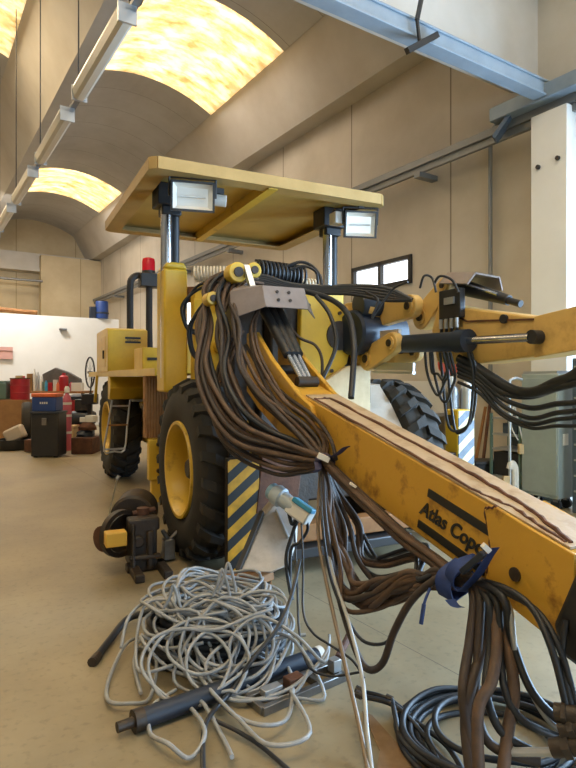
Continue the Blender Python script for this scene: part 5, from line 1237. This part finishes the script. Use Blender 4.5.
for i in range(7):
    y_ = 6.3+.42*i; h_ = (.22, .3, .18, .26, .32, .2, .28)[i]; p0 = B(6.4+.05*(i % 3), y_, .98)
    if i in (3, 5): mb = MB().box(p0+V((0, 0, h_/2)), (.2, .24, h_), (BX, BY, V((0, 0, 1)))).box(p0+V((0, 0, h_+.003)), (.2, .04, .006), (BX, BY, V((0, 0, 1))))
    else: mb = MB().lathe([(0, 0), (.09, 0), (.09, h_*.8), (.07, h_*.86), (.075, h_*.88), (.075, h_), (0, h_)], p0, (0, 0, 1), n=18)
    simple(mb, 'carton' if i in (3, 5) else 'can', M[cols[i]], names[i], 'box' if i in (3, 5) else 'can', 'clutter on the wall bench')
# ================================================================= light and camera
def area(name, loc, target, sx, sy, power, col):
    L = bpy.data.lights.new(name, 'AREA'); L.shape = 'RECTANGLE'; L.size = sx; L.size_y = sy; L.energy = power; L.color = col
    o = bpy.data.objects.new(name, L); COL.objects.link(o); o.location = V(loc)
    o.rotation_euler = (V(target)-V(loc)).to_track_quat('-Z', 'Z').to_euler()
    return o
yc = (DY0+DY1)/2
area('door_daylight', B(XR+.12, yc, DZ/2), B(0, yc, DZ/2-.3), DY1-DY0-.3, DZ-.3, 1800, (.44, .69, 1.0))
area('back_door_fill', B(3.5, YB+.05, 2.15), B(4.5, 5, 1.0), 5.0, 4.0, 520, (.50, .74, 1.0))  # added cool fill lamp in the unseen back doorway
# daylight through the roof lights, just under each panel
k = 0
for c, h in ((VC, VH), (LC, LH)):
    for a, b in sk:
        area('rooflight_daylight', B(c, (a+b)/2, 7.70), B(c, (a+b)/2, 0), h*1.7, (b-a)*.9, 105 if c > 0 else 250, (1.0, .96, .90) if c > 0 else (1.0, .82, .55))
area('partition_fill', B(1.8, 17.2, 6.2), B(2.4, 19.0, 2.7), 1.6, .8, 420, (1.0, .97, .92))  # added fill lamp hanging free in mid-air, brightens the white partition
w_ = bpy.data.worlds.new('sky'); S.world = w_; w_.use_nodes = True
bg = w_.node_tree.nodes['Background']; bg.inputs['Color'].default_value = (.80, .90, 1.0, 1); bg.inputs['Strength'].default_value = 2.2
sun = bpy.data.lights.new('sun', 'SUN'); sun.energy = 3.0; sun.angle = math.radians(1.0); sun.color = (1.0, .93, .80)
so = bpy.data.objects.new('sun', sun); COL.objects.link(so); so.rotation_euler = (B(.55, .25, -1.0)).to_track_quat('-Z', 'Y').to_euler(); so.location = (0, 0, 20)
cam = bpy.data.cameras.new('camera'); co_ = bpy.data.objects.new('camera', cam); COL.objects.link(co_)
cam.sensor_fit = 'VERTICAL'; cam.sensor_height = 24.0; cam.lens = F_PX/768*24.0; cam.clip_start = .05; cam.clip_end = 200
cam.shift_y = -(384-HY)/768
co_.location = CAM; co_.rotation_euler = (PI/2, 0, -HEAD); S.camera = co_
vs_ = S.view_settings; vs_.view_transform = 'Standard'; vs_.look = 'None'; vs_.gamma = 1; vs_.use_curve_mapping = False; vs_.exposure = -0.26
S.cycles.use_denoising = True; S.cycles.max_bounces = 8; S.cycles.diffuse_bounces = 5; S.cycles.caustics_reflective = False; S.cycles.caustics_refractive = False
S.cycles.sample_clamp_indirect = 6.0
